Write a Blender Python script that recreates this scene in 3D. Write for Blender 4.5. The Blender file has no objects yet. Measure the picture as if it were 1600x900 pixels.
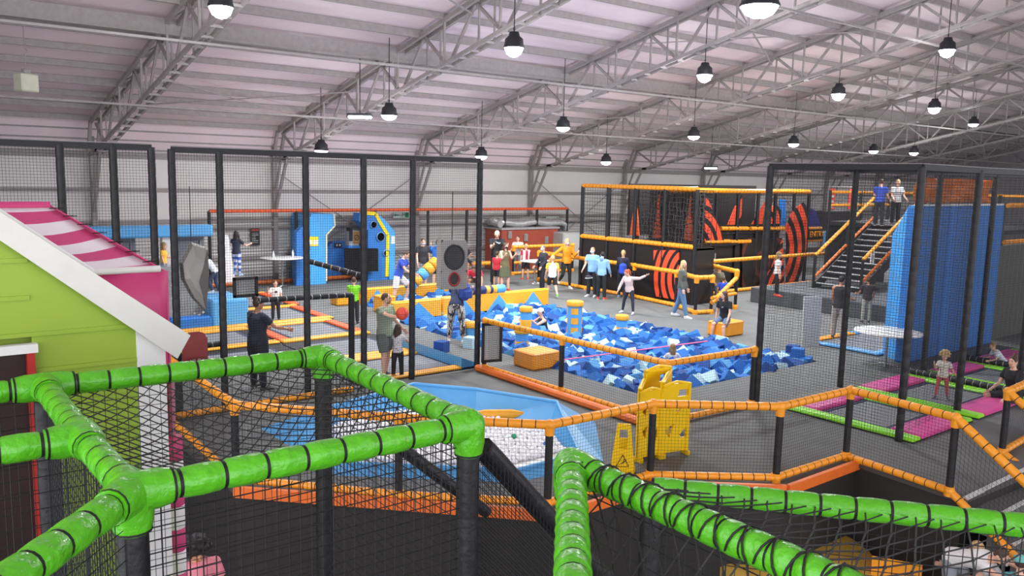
import bpy, math, random
from mathutils import Vector, Matrix, noise
random.seed(7)
PI = math.pi
SC = bpy.context.scene
COL = SC.collection

# ------------------------------------------------------------------ camera
FPX, EYE = 1293.0, 4.0
YAW, PITCH, ROLL = math.radians(38.115), math.radians(7.6465), math.radians(1.2744)
_F = Vector((math.sin(YAW)*math.cos(PITCH), math.cos(YAW)*math.cos(PITCH), -math.sin(PITCH)))
_R0 = Vector((math.cos(YAW), -math.sin(YAW), 0))
_U0 = _R0.cross(_F)
_R = _R0*math.cos(ROLL) + _U0*math.sin(ROLL)
_U = _U0*math.cos(ROLL) - _R0*math.sin(ROLL)
cam_d = bpy.data.cameras.new('camera')
cam_d.sensor_width = 36.0
cam_d.lens = FPX/1600*36
cam_d.clip_end = 300
cam_d.clip_start = 0.05
cam = bpy.data.objects.new('camera', cam_d)
COL.objects.link(cam)
_m = Matrix((_R, _U, -_F)).transposed().to_4x4()
_m.translation = Vector((0, 0, EYE))
cam.matrix_world = _m
SC.camera = cam

# ------------------------------------------------------------------ world, exposure
W = bpy.data.worlds.new('world')
SC.world = W
W.use_nodes = True
bg = W.node_tree.nodes['Background']
bg.inputs[0].default_value = (0.93, 0.93, 1.0, 1)
bg.inputs[1].default_value = 1.95
SC.view_settings.view_transform = 'Standard'
SC.view_settings.look = 'None'
SC.view_settings.gamma = 1
SC.view_settings.use_curve_mapping = False
SC.view_settings.exposure = 0.6
LAMP_W = 560.0

# ------------------------------------------------------------------ measuring helpers
def ray(x, y):
    return _F + _R*((x-800)/FPX) + _U*((450-y)/FPX)
def at(x, y, z=0.0):
    d = ray(x, y)
    return Vector((0, 0, EYE)) + d*((z-EYE)/d.z)
def atY(x, y, Y):
    d = ray(x, y)
    return Vector((0, 0, EYE)) + d*(Y/d.y)
def atX(x, y, X):
    d = ray(x, y)
    return Vector((0, 0, EYE)) + d*(X/d.x)
def topz(x, y, b):
    d = ray(x, y)
    return EYE + d.z*math.hypot(b[0], b[1])/math.hypot(d.x, d.y)
V = Vector

# ------------------------------------------------------------------ materials
def lin(c):
    def f(u): return u/12.92 if u <= .04045 else ((u+.055)/1.055)**2.4
    if isinstance(c, str):
        c = [int(c[i:i+2], 16)/255 for i in (0, 2, 4)]
    return tuple(f(u) for u in c) + (1,)
_mats = {}
def mat(name, col, rough=.6, metal=0, noise_amt=.08, scale=6, bump=0, bscale=30, emit=0, spec=.5, alpha=None, coat=0):
    if name in _mats: return _mats[name]
    m = bpy.data.materials.new(name)
    m.use_nodes = True
    nt = m.node_tree; b = nt.nodes['Principled BSDF']
    c = lin(col)
    b.inputs['Base Color'].default_value = c
    b.inputs['Roughness'].default_value = rough
    b.inputs['Metallic'].default_value = metal
    b.inputs['Specular IOR Level'].default_value = spec
    if coat: b.inputs['Coat Weight'].default_value = coat
    tc = nt.nodes.new('ShaderNodeTexCoord')
    if noise_amt:
        n = nt.nodes.new('ShaderNodeTexNoise'); n.inputs['Scale'].default_value = scale; n.inputs['Detail'].default_value = 4
        nt.links.new(tc.outputs['Object'], n.inputs['Vector'])
        mx = nt.nodes.new('ShaderNodeMix'); mx.data_type = 'RGBA'
        mx.inputs[6].default_value = tuple(u*(1-noise_amt*2.2) for u in c[:3])+(1,)
        mx.inputs[7].default_value = tuple(min(1, u*(1+noise_amt*2.2)) for u in c[:3])+(1,)
        nt.links.new(n.outputs['Fac'], mx.inputs[0])
        nt.links.new(mx.outputs[2], b.inputs['Base Color'])
    if bump:
        n2 = nt.nodes.new('ShaderNodeTexNoise'); n2.inputs['Scale'].default_value = bscale; n2.inputs['Detail'].default_value = 3
        nt.links.new(tc.outputs['Object'], n2.inputs['Vector'])
        bp = nt.nodes.new('ShaderNodeBump'); bp.inputs['Strength'].default_value = bump; bp.inputs['Distance'].default_value = .02
        nt.links.new(n2.outputs['Fac'], bp.inputs['Height'])
        nt.links.new(bp.outputs[0], b.inputs['Normal'])
    if emit:
        b.inputs['Emission Color'].default_value = c
        b.inputs['Emission Strength'].default_value = emit
    _mats[name] = m
    return m
def stripe_mat(name, c1, c2, axis, period, duty=.5, rough=.5, wob=0, bump=0):
    """two colours in bands along an object axis"""
    if name in _mats: return _mats[name]
    m = mat(name, c1, rough, noise_amt=0, bump=bump)
    nt = m.node_tree; b = nt.nodes['Principled BSDF']
    tc = nt.nodes.new('ShaderNodeTexCoord'); s = nt.nodes.new('ShaderNodeSeparateXYZ')
    nt.links.new(tc.outputs['Object'], s.inputs[0])
    md = nt.nodes.new('ShaderNodeMath'); md.operation = 'PINGPONG'; md.inputs[1].default_value = period/2
    nt.links.new(s.outputs[axis], md.inputs[0])
    gt = nt.nodes.new('ShaderNodeMath'); gt.operation = 'GREATER_THAN'; gt.inputs[1].default_value = period/2*duty
    nt.links.new(md.outputs[0], gt.inputs[0])
    mx = nt.nodes.new('ShaderNodeMix'); mx.data_type = 'RGBA'
    mx.inputs[6].default_value = lin(c1); mx.inputs[7].default_value = lin(c2)
    nt.links.new(gt.outputs[0], mx.inputs[0]); nt.links.new(mx.outputs[2], b.inputs['Base Color'])
    return m
def ring_mat(name, c1, c2, centre, period, duty=.5):
    """concentric bands about a point in object space, like the printed vinyl"""
    if name in _mats: return _mats[name]
    m = mat(name, c1, .45, noise_amt=0)
    nt = m.node_tree; b = nt.nodes['Principled BSDF']
    tc = nt.nodes.new('ShaderNodeTexCoord')
    d = nt.nodes.new('ShaderNodeVectorMath'); d.operation = 'DISTANCE'; d.inputs[1].default_value = centre
    nt.links.new(tc.outputs['Object'], d.inputs[0])
    md = nt.nodes.new('ShaderNodeMath'); md.operation = 'PINGPONG'; md.inputs[1].default_value = period/2
    nt.links.new(d.outputs['Value'], md.inputs[0])
    gt = nt.nodes.new('ShaderNodeMath'); gt.operation = 'GREATER_THAN'; gt.inputs[1].default_value = period/2*duty
    nt.links.new(md.outputs[0], gt.inputs[0])
    mx = nt.nodes.new('ShaderNodeMix'); mx.data_type = 'RGBA'
    mx.inputs[6].default_value = lin(c1); mx.inputs[7].default_value = lin(c2)
    nt.links.new(gt.outputs[0], mx.inputs[0]); nt.links.new(mx.outputs[2], b.inputs['Base Color'])
    return m
M_carpet = mat('carpet', '686967', .95, noise_amt=.10, scale=2.2, bump=.25, bscale=60)
M_fascia = mat('dark_boarding', '2b2826', .8, scale=3)
M_steel = mat('galvanised_steel', 'a19c9d', .5, .1, noise_amt=.12, scale=8)
M_steeld = mat('painted_steel', '98918f', .55, 0, noise_amt=.12, scale=8)
M_black = mat('black_padding', '19191b', .5, bump=.3, bscale=25)
M_net = mat('black_netting', '17181a', .6, noise_amt=0)
M_orange = mat('orange_padding', 'f9a026', .38, noise_amt=.05, bump=.35, bscale=22)
M_green = mat('green_padding', '58ba1c', .3, noise_amt=.05, scale=9, bump=.9, bscale=18, coat=.25)
M_tie = mat('black_tie', '101010', .6, noise_amt=0)
M_blue = mat('light_blue_vinyl', '56a4dc', .4, noise_amt=.04)
M_mblue = mat('mid_blue_vinyl', '246fbe', .45, noise_amt=.05)
M_yel = mat('yellow_vinyl', 'f7b223', .4, noise_amt=.05)
M_red = mat('red_orange_vinyl', 'f0602c', .42, noise_amt=.05)
M_pink = mat('pink_vinyl', 'd94f95', .4, noise_amt=.05)
M_lime = mat('lime_vinyl', '93e82a', .4, noise_amt=.05)
M_mesh = mat('trampoline_mat', '7a7c80', .85, noise_amt=.05)
M_spring = mat('dark_spring_cover', '17181c', .7)
M_white = mat('white_paint', 'e6e6e2', .45, noise_amt=.03)
M_dark = mat('dark_vinyl', '1f1c1c', .4, noise_amt=.1, scale=2, bump=.3, bscale=6)

# ------------------------------------------------------------------ mesh builder
class MB:
    def __init__(s): s.v = []; s.f = []; s.m = []; s.sm = []
    def add(s, vs, fs, mi=0, smooth=False):
        o = len(s.v); s.v += [tuple(p) for p in vs]
        for f in fs:
            s.f.append([i+o for i in f]); s.m.append(mi); s.sm.append(smooth)
        return s
    def box(s, c, d, mi=0, rz=0, bev=0, rot=None):
        c = V(c); hx, hy, hz = [u/2 for u in d]
        R = rot if rot is not None else Matrix.Rotation(rz, 3, 'Z')
        if bev <= 0:
            vs = [c+R@V((x*hx, y*hy, z*hz)) for x in (-1, 1) for y in (-1, 1) for z in (-1, 1)]
            s.add(vs, [(0,1,3,2),(4,6,7,5),(0,4,5,1),(2,3,7,6),(0,2,6,4),(1,5,7,3)], mi)
        else:
            b = min(bev, hx*.9, hy*.9, hz*.9); vs = []; idx = {}
            for ax in range(3):
                for sx in (-1, 1):
                    for sy in (-1, 1):
                        for sz in (-1, 1):
                            q = [sx*(hx-b), sy*(hy-b), sz*(hz-b)]
                            q[ax] = (sx, sy, sz)[ax]*(hx, hy, hz)[ax]
                            idx[(ax, sx, sy, sz)] = len(vs); vs.append(c+R@V(q))
            fs = []
            for ax in range(3):
                a, d2 = [k for k in range(3) if k != ax]
                for sg in (-1, 1):
                    q = []
                    for u, w in ((-1,-1),(1,-1),(1,1),(-1,1)):
                        k = [0,0,0]; k[ax] = sg; k[a] = u; k[d2] = w; q.append(idx[(ax,)+tuple(k)])
                    fs.append(q)
            for ax in range(3):
                a, d2 = [k for k in range(3) if k != ax]
                for u in (-1, 1):
                    for w in (-1, 1):
                        q = []
                        for e, sg in ((a, -1), (a, 1), (d2, 1), (d2, -1)):
                            k = [0,0,0]; k[ax] = sg; k[a] = u; k[d2] = w; q.append(idx[(e,)+tuple(k)])
                        fs.append(q)
            for sx in (-1, 1):
                for sy in (-1, 1):
                    for sz in (-1, 1):
                        fs.append([idx[(ax, sx, sy, sz)] for ax in range(3)])
            s.add(vs, fs, mi)
        return s
    def bar(s, a, b, w, h=None, mi=0, up=V((0,0,1))):
        a = V(a); b = V(b); t = (b-a)
        if t.length < 1e-6: return s
        t.normalize()
        if abs(t.dot(up)) > .99: up = V((1,0,0))
        x = t.cross(up).normalized(); y = x.cross(t)
        h = h or w; vs = []
        for p in (a, b):
            for i, j in ((-1,-1),(1,-1),(1,1),(-1,1)): vs.append(p+x*(i*w/2)+y*(j*h/2))
        s.add(vs, [(0,1,2,3),(7,6,5,4),(0,4,5,1),(1,5,6,2),(2,6,7,3),(3,7,4,0)], mi)
        return s
    def wire(s, a, b, r, mi=0):
        a = V(a); b = V(b); t = (b-a).normalized()
        up = V((0,0,1)) if abs(t.z) < .9 else V((1,0,0))
        x = t.cross(up).normalized()*r; y = x.normalized().cross(t)*r
        s.add([a+x, a+y, a-x, a-y, b+x, b+y, b-x, b-y], [(0,4,5,1),(1,5,6,2),(2,6,7,3),(3,7,4,0)], mi)
        return s
    def loft(s, rings, mi=0, cap=True, smooth=True):
        n = len(rings[0]); vs = [p for r in rings for p in r]; fs = []
        for k in range(len(rings)-1):
            for i in range(n):
                j = (i+1) % n
                fs.append((k*n+i, k*n+j, (k+1)*n+j, (k+1)*n+i))
        s.add(vs, fs, mi, smooth)
        if cap:
            s.add(rings[0], [tuple(range(n))[::-1]], mi, False)
            s.add(rings[-1], [tuple(range(n))], mi, False)
        return s
    def tube(s, pts, rads, n=10, mi=0, cap=True, flat=1.0, side=None):
        pts = [V(p) for p in pts]
        if not isinstance(rads, (list, tuple)): rads = [rads]*len(pts)
        rings = []; px = None
        for k, p in enumerate(pts):
            t = (pts[min(k+1, len(pts)-1)]-pts[max(k-1, 0)])
            if t.length < 1e-7: t = V((0,0,1))
            t.normalize()
            if px is None:
                up = V(side) if side is not None else (V((0,0,1)) if abs(t.z) < .9 else V((0,1,0)))
                x = (up - t*up.dot(t)).normalized()
            else:
                x = (px - t*px.dot(t)).normalized()
            px = x; y = t.cross(x)
            rings.append([p+x*(rads[k]*math.cos(2*PI*i/n))+y*(rads[k]*flat*math.sin(2*PI*i/n)) for i in range(n)])
        return s.loft(rings, mi, cap)
    def ball(s, c, r, nu=12, nv=8, mi=0, R=None):
        c = V(c); rx, ry, rz = (r, r, r) if not isinstance(r, (tuple, list)) else r
        vs = [c+(R@V((0,0,rz)) if R else V((0,0,rz)))]
        for j in range(1, nv):
            a = PI*j/nv
            for i in range(nu):
                b = 2*PI*i/nu; q = V((rx*math.sin(a)*math.cos(b), ry*math.sin(a)*math.sin(b), rz*math.cos(a)))
                vs.append(c+(R@q if R else q))
        vs.append(c+(R@V((0,0,-rz)) if R else V((0,0,-rz)))); L = len(vs)-1; fs = []
        for i in range(nu):
            k = (i+1) % nu
            fs.append((0, 1+i, 1+k))
            for j in range(nv-2):
                fs.append((1+j*nu+i, 1+(j+1)*nu+i, 1+(j+1)*nu+k, 1+j*nu+k))
            fs.append((L, 1+(nv-2)*nu+k, 1+(nv-2)*nu+i))
        s.add(vs, fs, mi, True); return s
    def lathe(s, c, prof, n=20, mi=0, cap=True):
        c = V(c)
        return s.loft([[c+V((r*math.cos(2*PI*i/n), r*math.sin(2*PI*i/n), z)) for i in range(n)] for r, z in prof], mi, cap)
    def poly(s, pts, thick, nrm=None, mi=0):
        """extruded polygon; pts planar; thickness along nrm"""
        pts = [V(p) for p in pts]; n = len(pts)
        if nrm is None:
            nrm = (pts[1]-pts[0]).cross(pts[2]-pts[0]).normalized()
        d = V(nrm)*thick
        vs = pts+[p+d for p in pts]
        fs = [tuple(range(n))[::-1], tuple(range(n, 2*n))]+[(i, (i+1) % n, n+(i+1) % n, n+i) for i in range(n)]
        s.add(vs, fs, mi); return s
    def rail(s, a, b, r, seg=.16, n=10, mi=0, tie=1, lump=.13):
        """padded rail: foam sleeves pulled in by black ties"""
        a = V(a); b = V(b); L = (b-a).length; k = max(1, round(L/seg)); t = (b-a)/L
        pts = []; rad = []
        for i in range(k):
            for u, q in ((0, 1-lump), (.12, 1-lump*.25), (.5, 1.0), (.88, 1-lump*.25)):
                pts.append(a+(b-a)*((i+u)/k)); rad.append(r*q)
        pts.append(b); rad.append(r*(1-lump))
        s.tube(pts, rad, n, mi)
        if tie is not None:
            w = .006 if r > .03 else .004
            for i in range(k+1):
                p = a+(b-a)*(i/k)
                s.tube([p-t*w, p+t*w], r*(1-lump*.72), n, tie, cap=False)
        return s
    def net(s, A, B, C, D, cell=.05, r=.002, mi=0, diamond=False):
        """real cords across the quad A B C D (A-B bottom, D-C top)"""
        A, B, C, D = V(A), V(B), V(C), V(D)
        def q(u, v): return (A*(1-u)+B*u)*(1-v)+(D*(1-u)+C*u)*v
        nu = max(2, round(((B-A).length+(C-D).length)/2/cell)); nv = max(2, round(((D-A).length+(C-B).length)/2/cell))
        if not diamond:
            for i in range(nu+1): s.wire(q(i/nu, 0), q(i/nu, 1), r, mi)
            for j in range(nv+1): s.wire(q(0, j/nv), q(1, j/nv), r, mi)
        else:
            for c in range(1, nu+nv):
                u0, v0 = (c, 0) if c <= nu else (nu, c-nu); u1, v1 = (0, c) if c <= nv else (c-nv, nv)
                s.wire(q(u0/nu, v0/nv), q(u1/nu, v1/nv), r, mi)
                s.wire(q(1-u0/nu, v0/nv), q(1-u1/nu, v1/nv), r, mi)
        return s
    def wnet(s, A, B, C, D, cell, r, jit, seed=1):
        A, B, C, D = V(A), V(B), V(C), V(D); rn = random.Random(seed)
        nu = max(2, round((B-A).length/cell)); nv = max(2, round((D-A).length/cell)); g = {}
        for i in range(nu+1):
            for j in range(nv+1):
                u, v = i/nu, j/nv; p = (A*(1-u)+B*u)*(1-v)+(D*(1-u)+C*u)*v
                if 0 < i < nu and 0 < j < nv: p = p+V((rn.uniform(-1,1), rn.uniform(-1,1), rn.uniform(-1,1)))*jit
                g[i, j] = p
        for (i, j), p in g.items():
            if (i+1, j) in g and rn.random() > .08: s.wire(p, g[i+1, j], r)
            if (i, j+1) in g: s.wire(p, g[i, j+1], r)
        return s
    def sagnet(s, A, B, C, D, nu, nv, sag, r, diamond=True, rough=0):
        """horizontal net that hangs between its four edges, knots pulled about a little"""
        A, B, C, D = V(A), V(B), V(C), V(D); rnd = random.Random(3)
        g = {}
        for i in range(nu+1):
            for j in range(nv+1):
                u, v = i/nu, j/nv
                p = (A*(1-u)+B*u)*(1-v)+(D*(1-u)+C*u)*v
                p = p-V((0,0,sag*math.sin(PI*u)*math.sin(PI*v)))
                if 0 < i < nu and 0 < j < nv: p = p+V((rnd.uniform(-1,1), rnd.uniform(-1,1), rnd.uniform(-1,1)))*rough
                g[i, j] = p
        for i in range(nu+1):
            for j in range(nv+1):
                if diamond:
                    if (i+j) % 2: continue
                    for di, dj in ((1,1),(1,-1)):
                        if (i+di, j+dj) in g: s.wire(g[i,j], g[i+di,j+dj], r)
                    for di, dj in ((-1,1),(-1,-1)):
                        pass
                else:
                    for di, dj in ((1,0),(0,1)):
                        if (i+di, j+dj) in g: s.wire(g[i,j], g[i+di,j+dj], r)
                if rough and 0 < i < nu and 0 < j < nv: s.ball(g[i,j], r*1.9, 5, 4)
        return s
    def build(s, name, mats, parent=None, **kw):
        me = bpy.data.meshes.new(name)
        me.from_pydata(s.v, [], s.f)
        if not isinstance(mats, (list, tuple)): mats = [mats]
        for m in mats: me.materials.append(m)
        me.polygons.foreach_set('material_index', [min(k, len(mats)-1) for k in s.m])
        me.polygons.foreach_set('use_smooth', s.sm)
        me.update()
        o = bpy.data.objects.new(name, me)
        COL.objects.link(o)
        if parent is not None: o.parent = parent
        for k, v in kw.items(): o[k] = v
        return o
def tag(o, label, category, group=None, kind=None):
    o['label'] = label; o['category'] = category
    if group: o['group'] = group
    if kind: o['kind'] = kind
    return o
def thing(name, label, category, group=None, loc=(0,0,0), rz=0):
    o = bpy.data.objects.new(name, None); COL.objects.link(o)
    o.location = loc; o.rotation_euler = (0, 0, rz); o.empty_display_size = .1
    return tag(o, label, category, group)
def struct(mb, name, m):
    return mb.build(name, m, kind='structure')
def copy_tree(o, parent=None):
    c = o.copy(); COL.objects.link(c); c.parent = parent
    for ch in list(o.children): copy_tree(ch, c)
    return c
def recalc(o):
    import bmesh
    bm = bmesh.new(); bm.from_mesh(o.data); bmesh.ops.recalc_face_normals(bm, faces=bm.faces); bm.to_mesh(o.data); bm.free()
# ================================================================== THE BUILDING
WY, EAVE, X0, X1 = 29.3, 4.32, -8.0, 62.0
def roofz(Y):
    if Y > 28.8: return 5.5-(Y-28.8)*1.9
    if Y >= 2: return 5.5+.228*(28.8-Y)
    return 5.5+.228*26.8-.228*(2-Y)
PIT = (11.3, 16.9, 10.2, 19.75)
PIT2 = (11.9, 15.6, 19.75, 24.2)
Zd = 0.0
fl = MB()
def rect(mb, x0, x1, y0, y1, z=0, mi=0): mb.add([(x0,y0,z),(x1,y0,z),(x1,y1,z),(x0,y1,z)], [(0,1,2,3)], mi)
ledge = [(3.5,10.05),(6.35,7.12),(8.1,7.12),(9.4,6.02),(11.15,6.02),(11.0,4.45),(13.0,4.35),(13.0,-12)]
fl.add([(-8,13.4,0),(3.5,13.4,0),(3.5,10.05,0),(6.35,7.12,0),(8.1,7.12,0),(8.1,29.3,0),(-8,29.3,0)], [(0,1,2,3,4,5,6)])
fl.add([(8.1,7.12,0),(9.4,6.02,0),(11.15,6.02,0),(11.15,10.2,0),(8.1,10.2,0)], [(0,1,2,3,4)])
fl.add([(11.15,6.02,0),(11.0,4.45,0),(13,4.35,0),(13,10.2,0),(11.15,10.2,0)], [(0,1,2,3,4)])
rect(fl, 13, 62, -12, 10.2)
rect(fl, 8.1, 11.3, 10.2, 29.3); rect(fl, 16.9, 62, 10.2, 29.3)
rect(fl, 15.6, 16.9, 19.75, 29.3); rect(fl, 11.3, 11.9, 19.75, 29.3); rect(fl, 11.9, 15.6, 24.2, 29.3)
struct(fl, 'floor', M_carpet)
pw = MB()
for (x0,x1,y0,y1) in (PIT, PIT2):
    rect(pw, x0, x1, y0, y1, -1.0)
    pw.add([(x0,y0,-1),(x0,y1,-1),(x0,y1,0),(x0,y0,0)], [(0,1,2,3)]); pw.add([(x1,y0,-1),(x1,y1,-1),(x1,y1,0),(x1,y0,0)], [(3,2,1,0)])
    pw.add([(x0,y0,-1),(x1,y0,-1),(x1,y0,0),(x0,y0,0)], [(3,2,1,0)]); pw.add([(x0,y1,-1),(x1,y1,-1),(x1,y1,0),(x0,y1,0)], [(0,1,2,3)])
struct(pw, 'trim_1', M_dark)
lf = MB(); rect(lf, -8, 62, -12, 29.3, -1.4)
struct(lf, 'floor_lower', M_carpet)
fa = MB()
pl = [(-8,13.4),(3.5,13.4)]+ledge
for (xa,ya),(xb,yb) in zip(pl, pl[1:]):
    fa.add([(xa,ya,-1.4),(xb,yb,-1.4),(xb,yb,-.002),(xa,ya,-.002)], [(0,1,2,3)])
    d = V((xb-xa, yb-ya, 0)).normalized(); n = V((d.y, -d.x, 0))*.02
    fa.bar(V((xa,ya,-.03))+n, V((xb,yb,-.03))+n, .03, .06, 1)
struct(fa, 'wall_ledge', [M_fascia, mat('ledge_trim', '4c4947', .6)])

# far long wall: lower corrugated cladding, upper liner sheets
M_clad = mat('corrugated_cladding', 'd2cfcb', .55, .1, noise_amt=.06, scale=.8)
nt = M_clad.node_tree; b_ = nt.nodes['Principled BSDF']
tc_ = nt.nodes.new('ShaderNodeTexCoord'); wv = nt.nodes.new('ShaderNodeTexWave'); wv.bands_direction = 'Z'
wv.inputs['Scale'].default_value = 2.6; wv.inputs['Distortion'].default_value = 0
nt.links.new(tc_.outputs['Object'], wv.inputs['Vector'])
bp_ = nt.nodes.new('ShaderNodeBump'); bp_.inputs['Strength'].default_value = .6; bp_.inputs['Distance'].default_value = .05
nt.links.new(wv.outputs['Fac'], bp_.inputs['Height']); nt.links.new(bp_.outputs[0], b_.inputs['Normal'])
M_liner = mat('roof_liner', 'ead9dc', .5, noise_amt=.07, scale=.6, bump=.25, bscale=3)
w = MB(); w.add([(X0,WY,0),(X1,WY,0),(X1,WY,2.3),(X0,WY,2.3)], [(0,1,2,3)])
w.add([(X0,WY,2.3),(X1,WY,2.3),(X1,WY,EAVE+.3),(X0,WY,EAVE+.3)], [(0,1,2,3)], 1)
struct(w, 'wall_far', [M_clad, mat('wall_liner', 'e0dcd8', .5, noise_amt=.06, scale=.7, bump=.35, bscale=2.5)])
w = MB()
ys = [29.3, 28.8, 2, -12]
w.add([(X1,29.3,0),(X1,-12,0),(X1,-12,roofz(-12)),(X1,2,roofz(2)),(X1,28.8,5.5),(X1,29.3,4.55)], [(0,1,2,3,4,5)])
struct(w, 'wall_gable', mat('gable_liner', 'a9a6a8', .6, noise_amt=.06, scale=.5))
w = MB(); w.add([(X0,29.3,0),(X0,13.4,0),(X0,13.4,roofz(13.4)),(X0,28.8,5.5),(X0,29.3,4.55)], [(0,1,2,3,4)])
struct(w, 'wall_left', M_clad)
# roof sheets
r_ = MB(); Ys = [29.3, 28.8, 2, -12]; zs = [4.55, 5.5, roofz(2), roofz(-12)]
for k in range(3):
    r_.add([(X0,Ys[k],zs[k]),(X1,Ys[k],zs[k]),(X1,Ys[k+1],zs[k+1]),(X0,Ys[k+1],zs[k+1])], [(0,1,2,3)])
struct(r_, 'ceiling', M_liner)
# purlins
pu = MB(); Y = 28.4; i = 0
while Y > -4:
    z = roofz(Y)
    if abs(Y-20.2) < .5: pu.bar((X0,Y,z-.24), (X1,Y,z-.24), .14, .34); pu.bar((X0,Y,z-.41), (X1,Y,z-.41), .2, .04)
    elif i % 5 == 3: pu.bar((X0,Y,z-.10), (X1,Y,z-.10), .09, .2)
    else: pu.bar((X0,Y,z-.08), (X1,Y,z-.08), .07, .15)
    Y -= 1.17; i += 1
for z in (4.6, 4.9, 5.2): pu.bar((X0,29.3-(z-4.55)*.52,z), (X1,29.3-(z-4.55)*.52,z), .05, .05)
pu.bar((X0,WY-.1,EAVE+.1), (X1,WY-.1,EAVE+.1), .16, .2)
for z in (.9, 2.25, 3.3): pu.bar((X0,WY-.06,z), (X1,WY-.06,z), .10, .12)
pu.bar((X0,WY-.14,2.0), (X1,WY-.14,2.0), .2, .06)
struct(pu, 'roof_purlins', M_steeld)
# trusses: one per bay
for i in range(-1, 10):
    X = 5.82+6*i; t = MB()
    T = lambda Y, o=0: V((X+o, Y, roofz(Y)-.17)); Bt = lambda Y, o=0: V((X+o, Y, roofz(Y)-1.28))
    # column, lattice legs
    t.bar((X,WY-.15,0), (X,WY-.15,5.2), .16, .16)
    t.bar((X,WY-1.35,EAVE+.25), (X,WY-.2,2.6), .09, .09); t.bar((X-.0,WY-.2,3.2), (X,WY-.75,EAVE+.1), .07, .07)
    for o in (-.13, .13):
        t.bar(V((X+o,27.9,4.5)), Bt(4, o), .07, .09)
        t.bar(V((X+o,28.9,4.5)), T(28.5, o), .09, .11); t.bar(T(28.5, o), T(2, o), .09, .11)
        t.bar(V((X+o,28.9,4.4)), V((X+o,27.6,4.55)), .07, .09)
        t.bar(T(2, o), T(-8, o), .09, .11); t.bar(Bt(4,o), Bt(-8,o), .07, .09)
    Y = 28.2; k = 0
    while Y > -6:
        a = T(Y); c = Bt(Y-1.15); e = T(Y-2.3)
        if Y > 27.5: a = V((X, 28.4, 5.35))
        t.bar(a, c, .06, .07); t.bar(c, e, .06, .07)
        t.bar(T(Y-1.15, -.13), Bt(Y-1.15, -.13), .045, .05)
        t.bar(e+V((.1,0,0)), Bt(Y-2.3)+V((.1,0,0)), .04, .045)
        t.bar(T(Y-.6, .12), Bt(Y-.6, .12), .035, .04)
        t.bar(T(Y-1.15, -.13), T(Y-2.3, .13), .03, .03)
        for q in (0, .6, 1.2, 1.8): t.bar(Bt(Y-q, -.13), Bt(Y-q, .13), .03, .06)
        Y -= 2.3; k += 1
    struct(t, 'roof_truss', M_steeld)
# wall bracing, cross ties
br = MB()
for i in (1, 3, 6):
    xa = 5.82+6*i
    br.bar((xa+.2,WY-.2,.3), (xa+5.8,WY-.2,3.9), .03); br.bar((xa+.2,WY-.2,3.9), (xa+5.8,WY-.2,.3), .03)
for i in (0, 2, 4, 6):
    xa = 5.82+6*i
    for Y in (26, 16.8, 10):
        br.bar((xa,Y,roofz(Y)-.4), (xa+6,Y-3,roofz(Y-3)-.4), .035)
        br.bar((xa,Y-3,roofz(Y-3)-.4), (xa+6,Y,roofz(Y)-.4), .035)
# long thin conduits slung under the trusses
for Y, dz in ((22.2, 1.45), (17.6, 1.5), (11.6, 1.5)):
    br.bar((X0,Y,roofz(Y)-dz), (X1,Y,roofz(Y)-dz), .05, .05)
struct(br, 'roof_bracing', M_steeld)
# the stair flight down from the deck on the right
st = MB(); M_nose = mat('aluminium_nosing', 'd6d6d4', .35, .3)
for k in range(6):
    y1 = 4.42-k*.3; z = -.2*(k+1)
    st.box((12.0, y1-.15, z-.1), (2.0, .3, .2), 0)
    st.box((12.0, y1-.30+.0, z+.005), (2.0, .05, .03), 1)
st.box((12.0, 4.42, .006), (2.0, .06, .03), 1)
struct(st, 'floor_steps', [M_carpet, M_nose])

# ------------------------------------------------------------------ lamps
M_lamp = mat('lamp_glow', 'ffffff', .4, noise_amt=0, emit=14)
M_lampw = mat('lamp_glow_strong', 'ffffff', .4, noise_amt=0, emit=45)
M_lh = mat('lamp_housing', '26272b', .5)
def hit_roof(px, py, drop):
    d = ray(px, py); s = 0; p = V((0,0,EYE))
    for k in range(4000):
        s += .02; p = V((0,0,EYE))+d*s
        if p.z > roofz(p.y)-drop: break
    return p
lamp_list = [ # px, py, strong, drop, label
 (345, 9, 1, 1.9, 'glaring round high bay lamp hung in the top left of the roof'),
 (803, 73, 1, 2.1, 'glaring round high bay lamp above the tall black cage, top centre'),
 (1187, 8, 2, 1.6, 'white lamp, enlarged to imitate glare, at the top edge of the picture'),
 (1101, 116, 1, 1.9, 'bright lamp below and left of the enlarged glaring one'),
 (1480, 77, 1, 2.0, 'bright lamp high in the roof at the right'),
 (1310, 146, 1, 2.0, 'bright lamp above the left end of the right black cage'),
 (1460, 168, 1, 2.2, 'bright bell lamp above the right black cage'),
 (608, 179, 0, 2.1, 'black high bay lamp beside the long bright floodlight'),
 (880, 198, 0, 2.2, 'black high bay lamp over the red equipment shed'),
 (1084, 212, 0, 2.1, 'black high bay lamp above the middle of the dark maze'),
 (1240, 224, 0, 2.1, 'black high bay lamp just left above the right black cage corner'),
 (1365, 235, 0, 1.9, 'left one of two small lamps right above the right cage'),
 (1428, 238, 0, 1.9, 'right one of two small lamps right above the right cage'),
 (947, 252, 0, 1.9, 'small high bay lamp low above the left end of the dark maze'),
 (502, 234, 0, 2.0, 'black high bay lamp just above the top rail of the tall cage'),
 (752, 243, 0, 2.0, 'black high bay lamp above the right corner of the tall cage'),
 (1521, 193, 0, 1.6, 'small dim lamp high at the right near the gable'),
]
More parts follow.
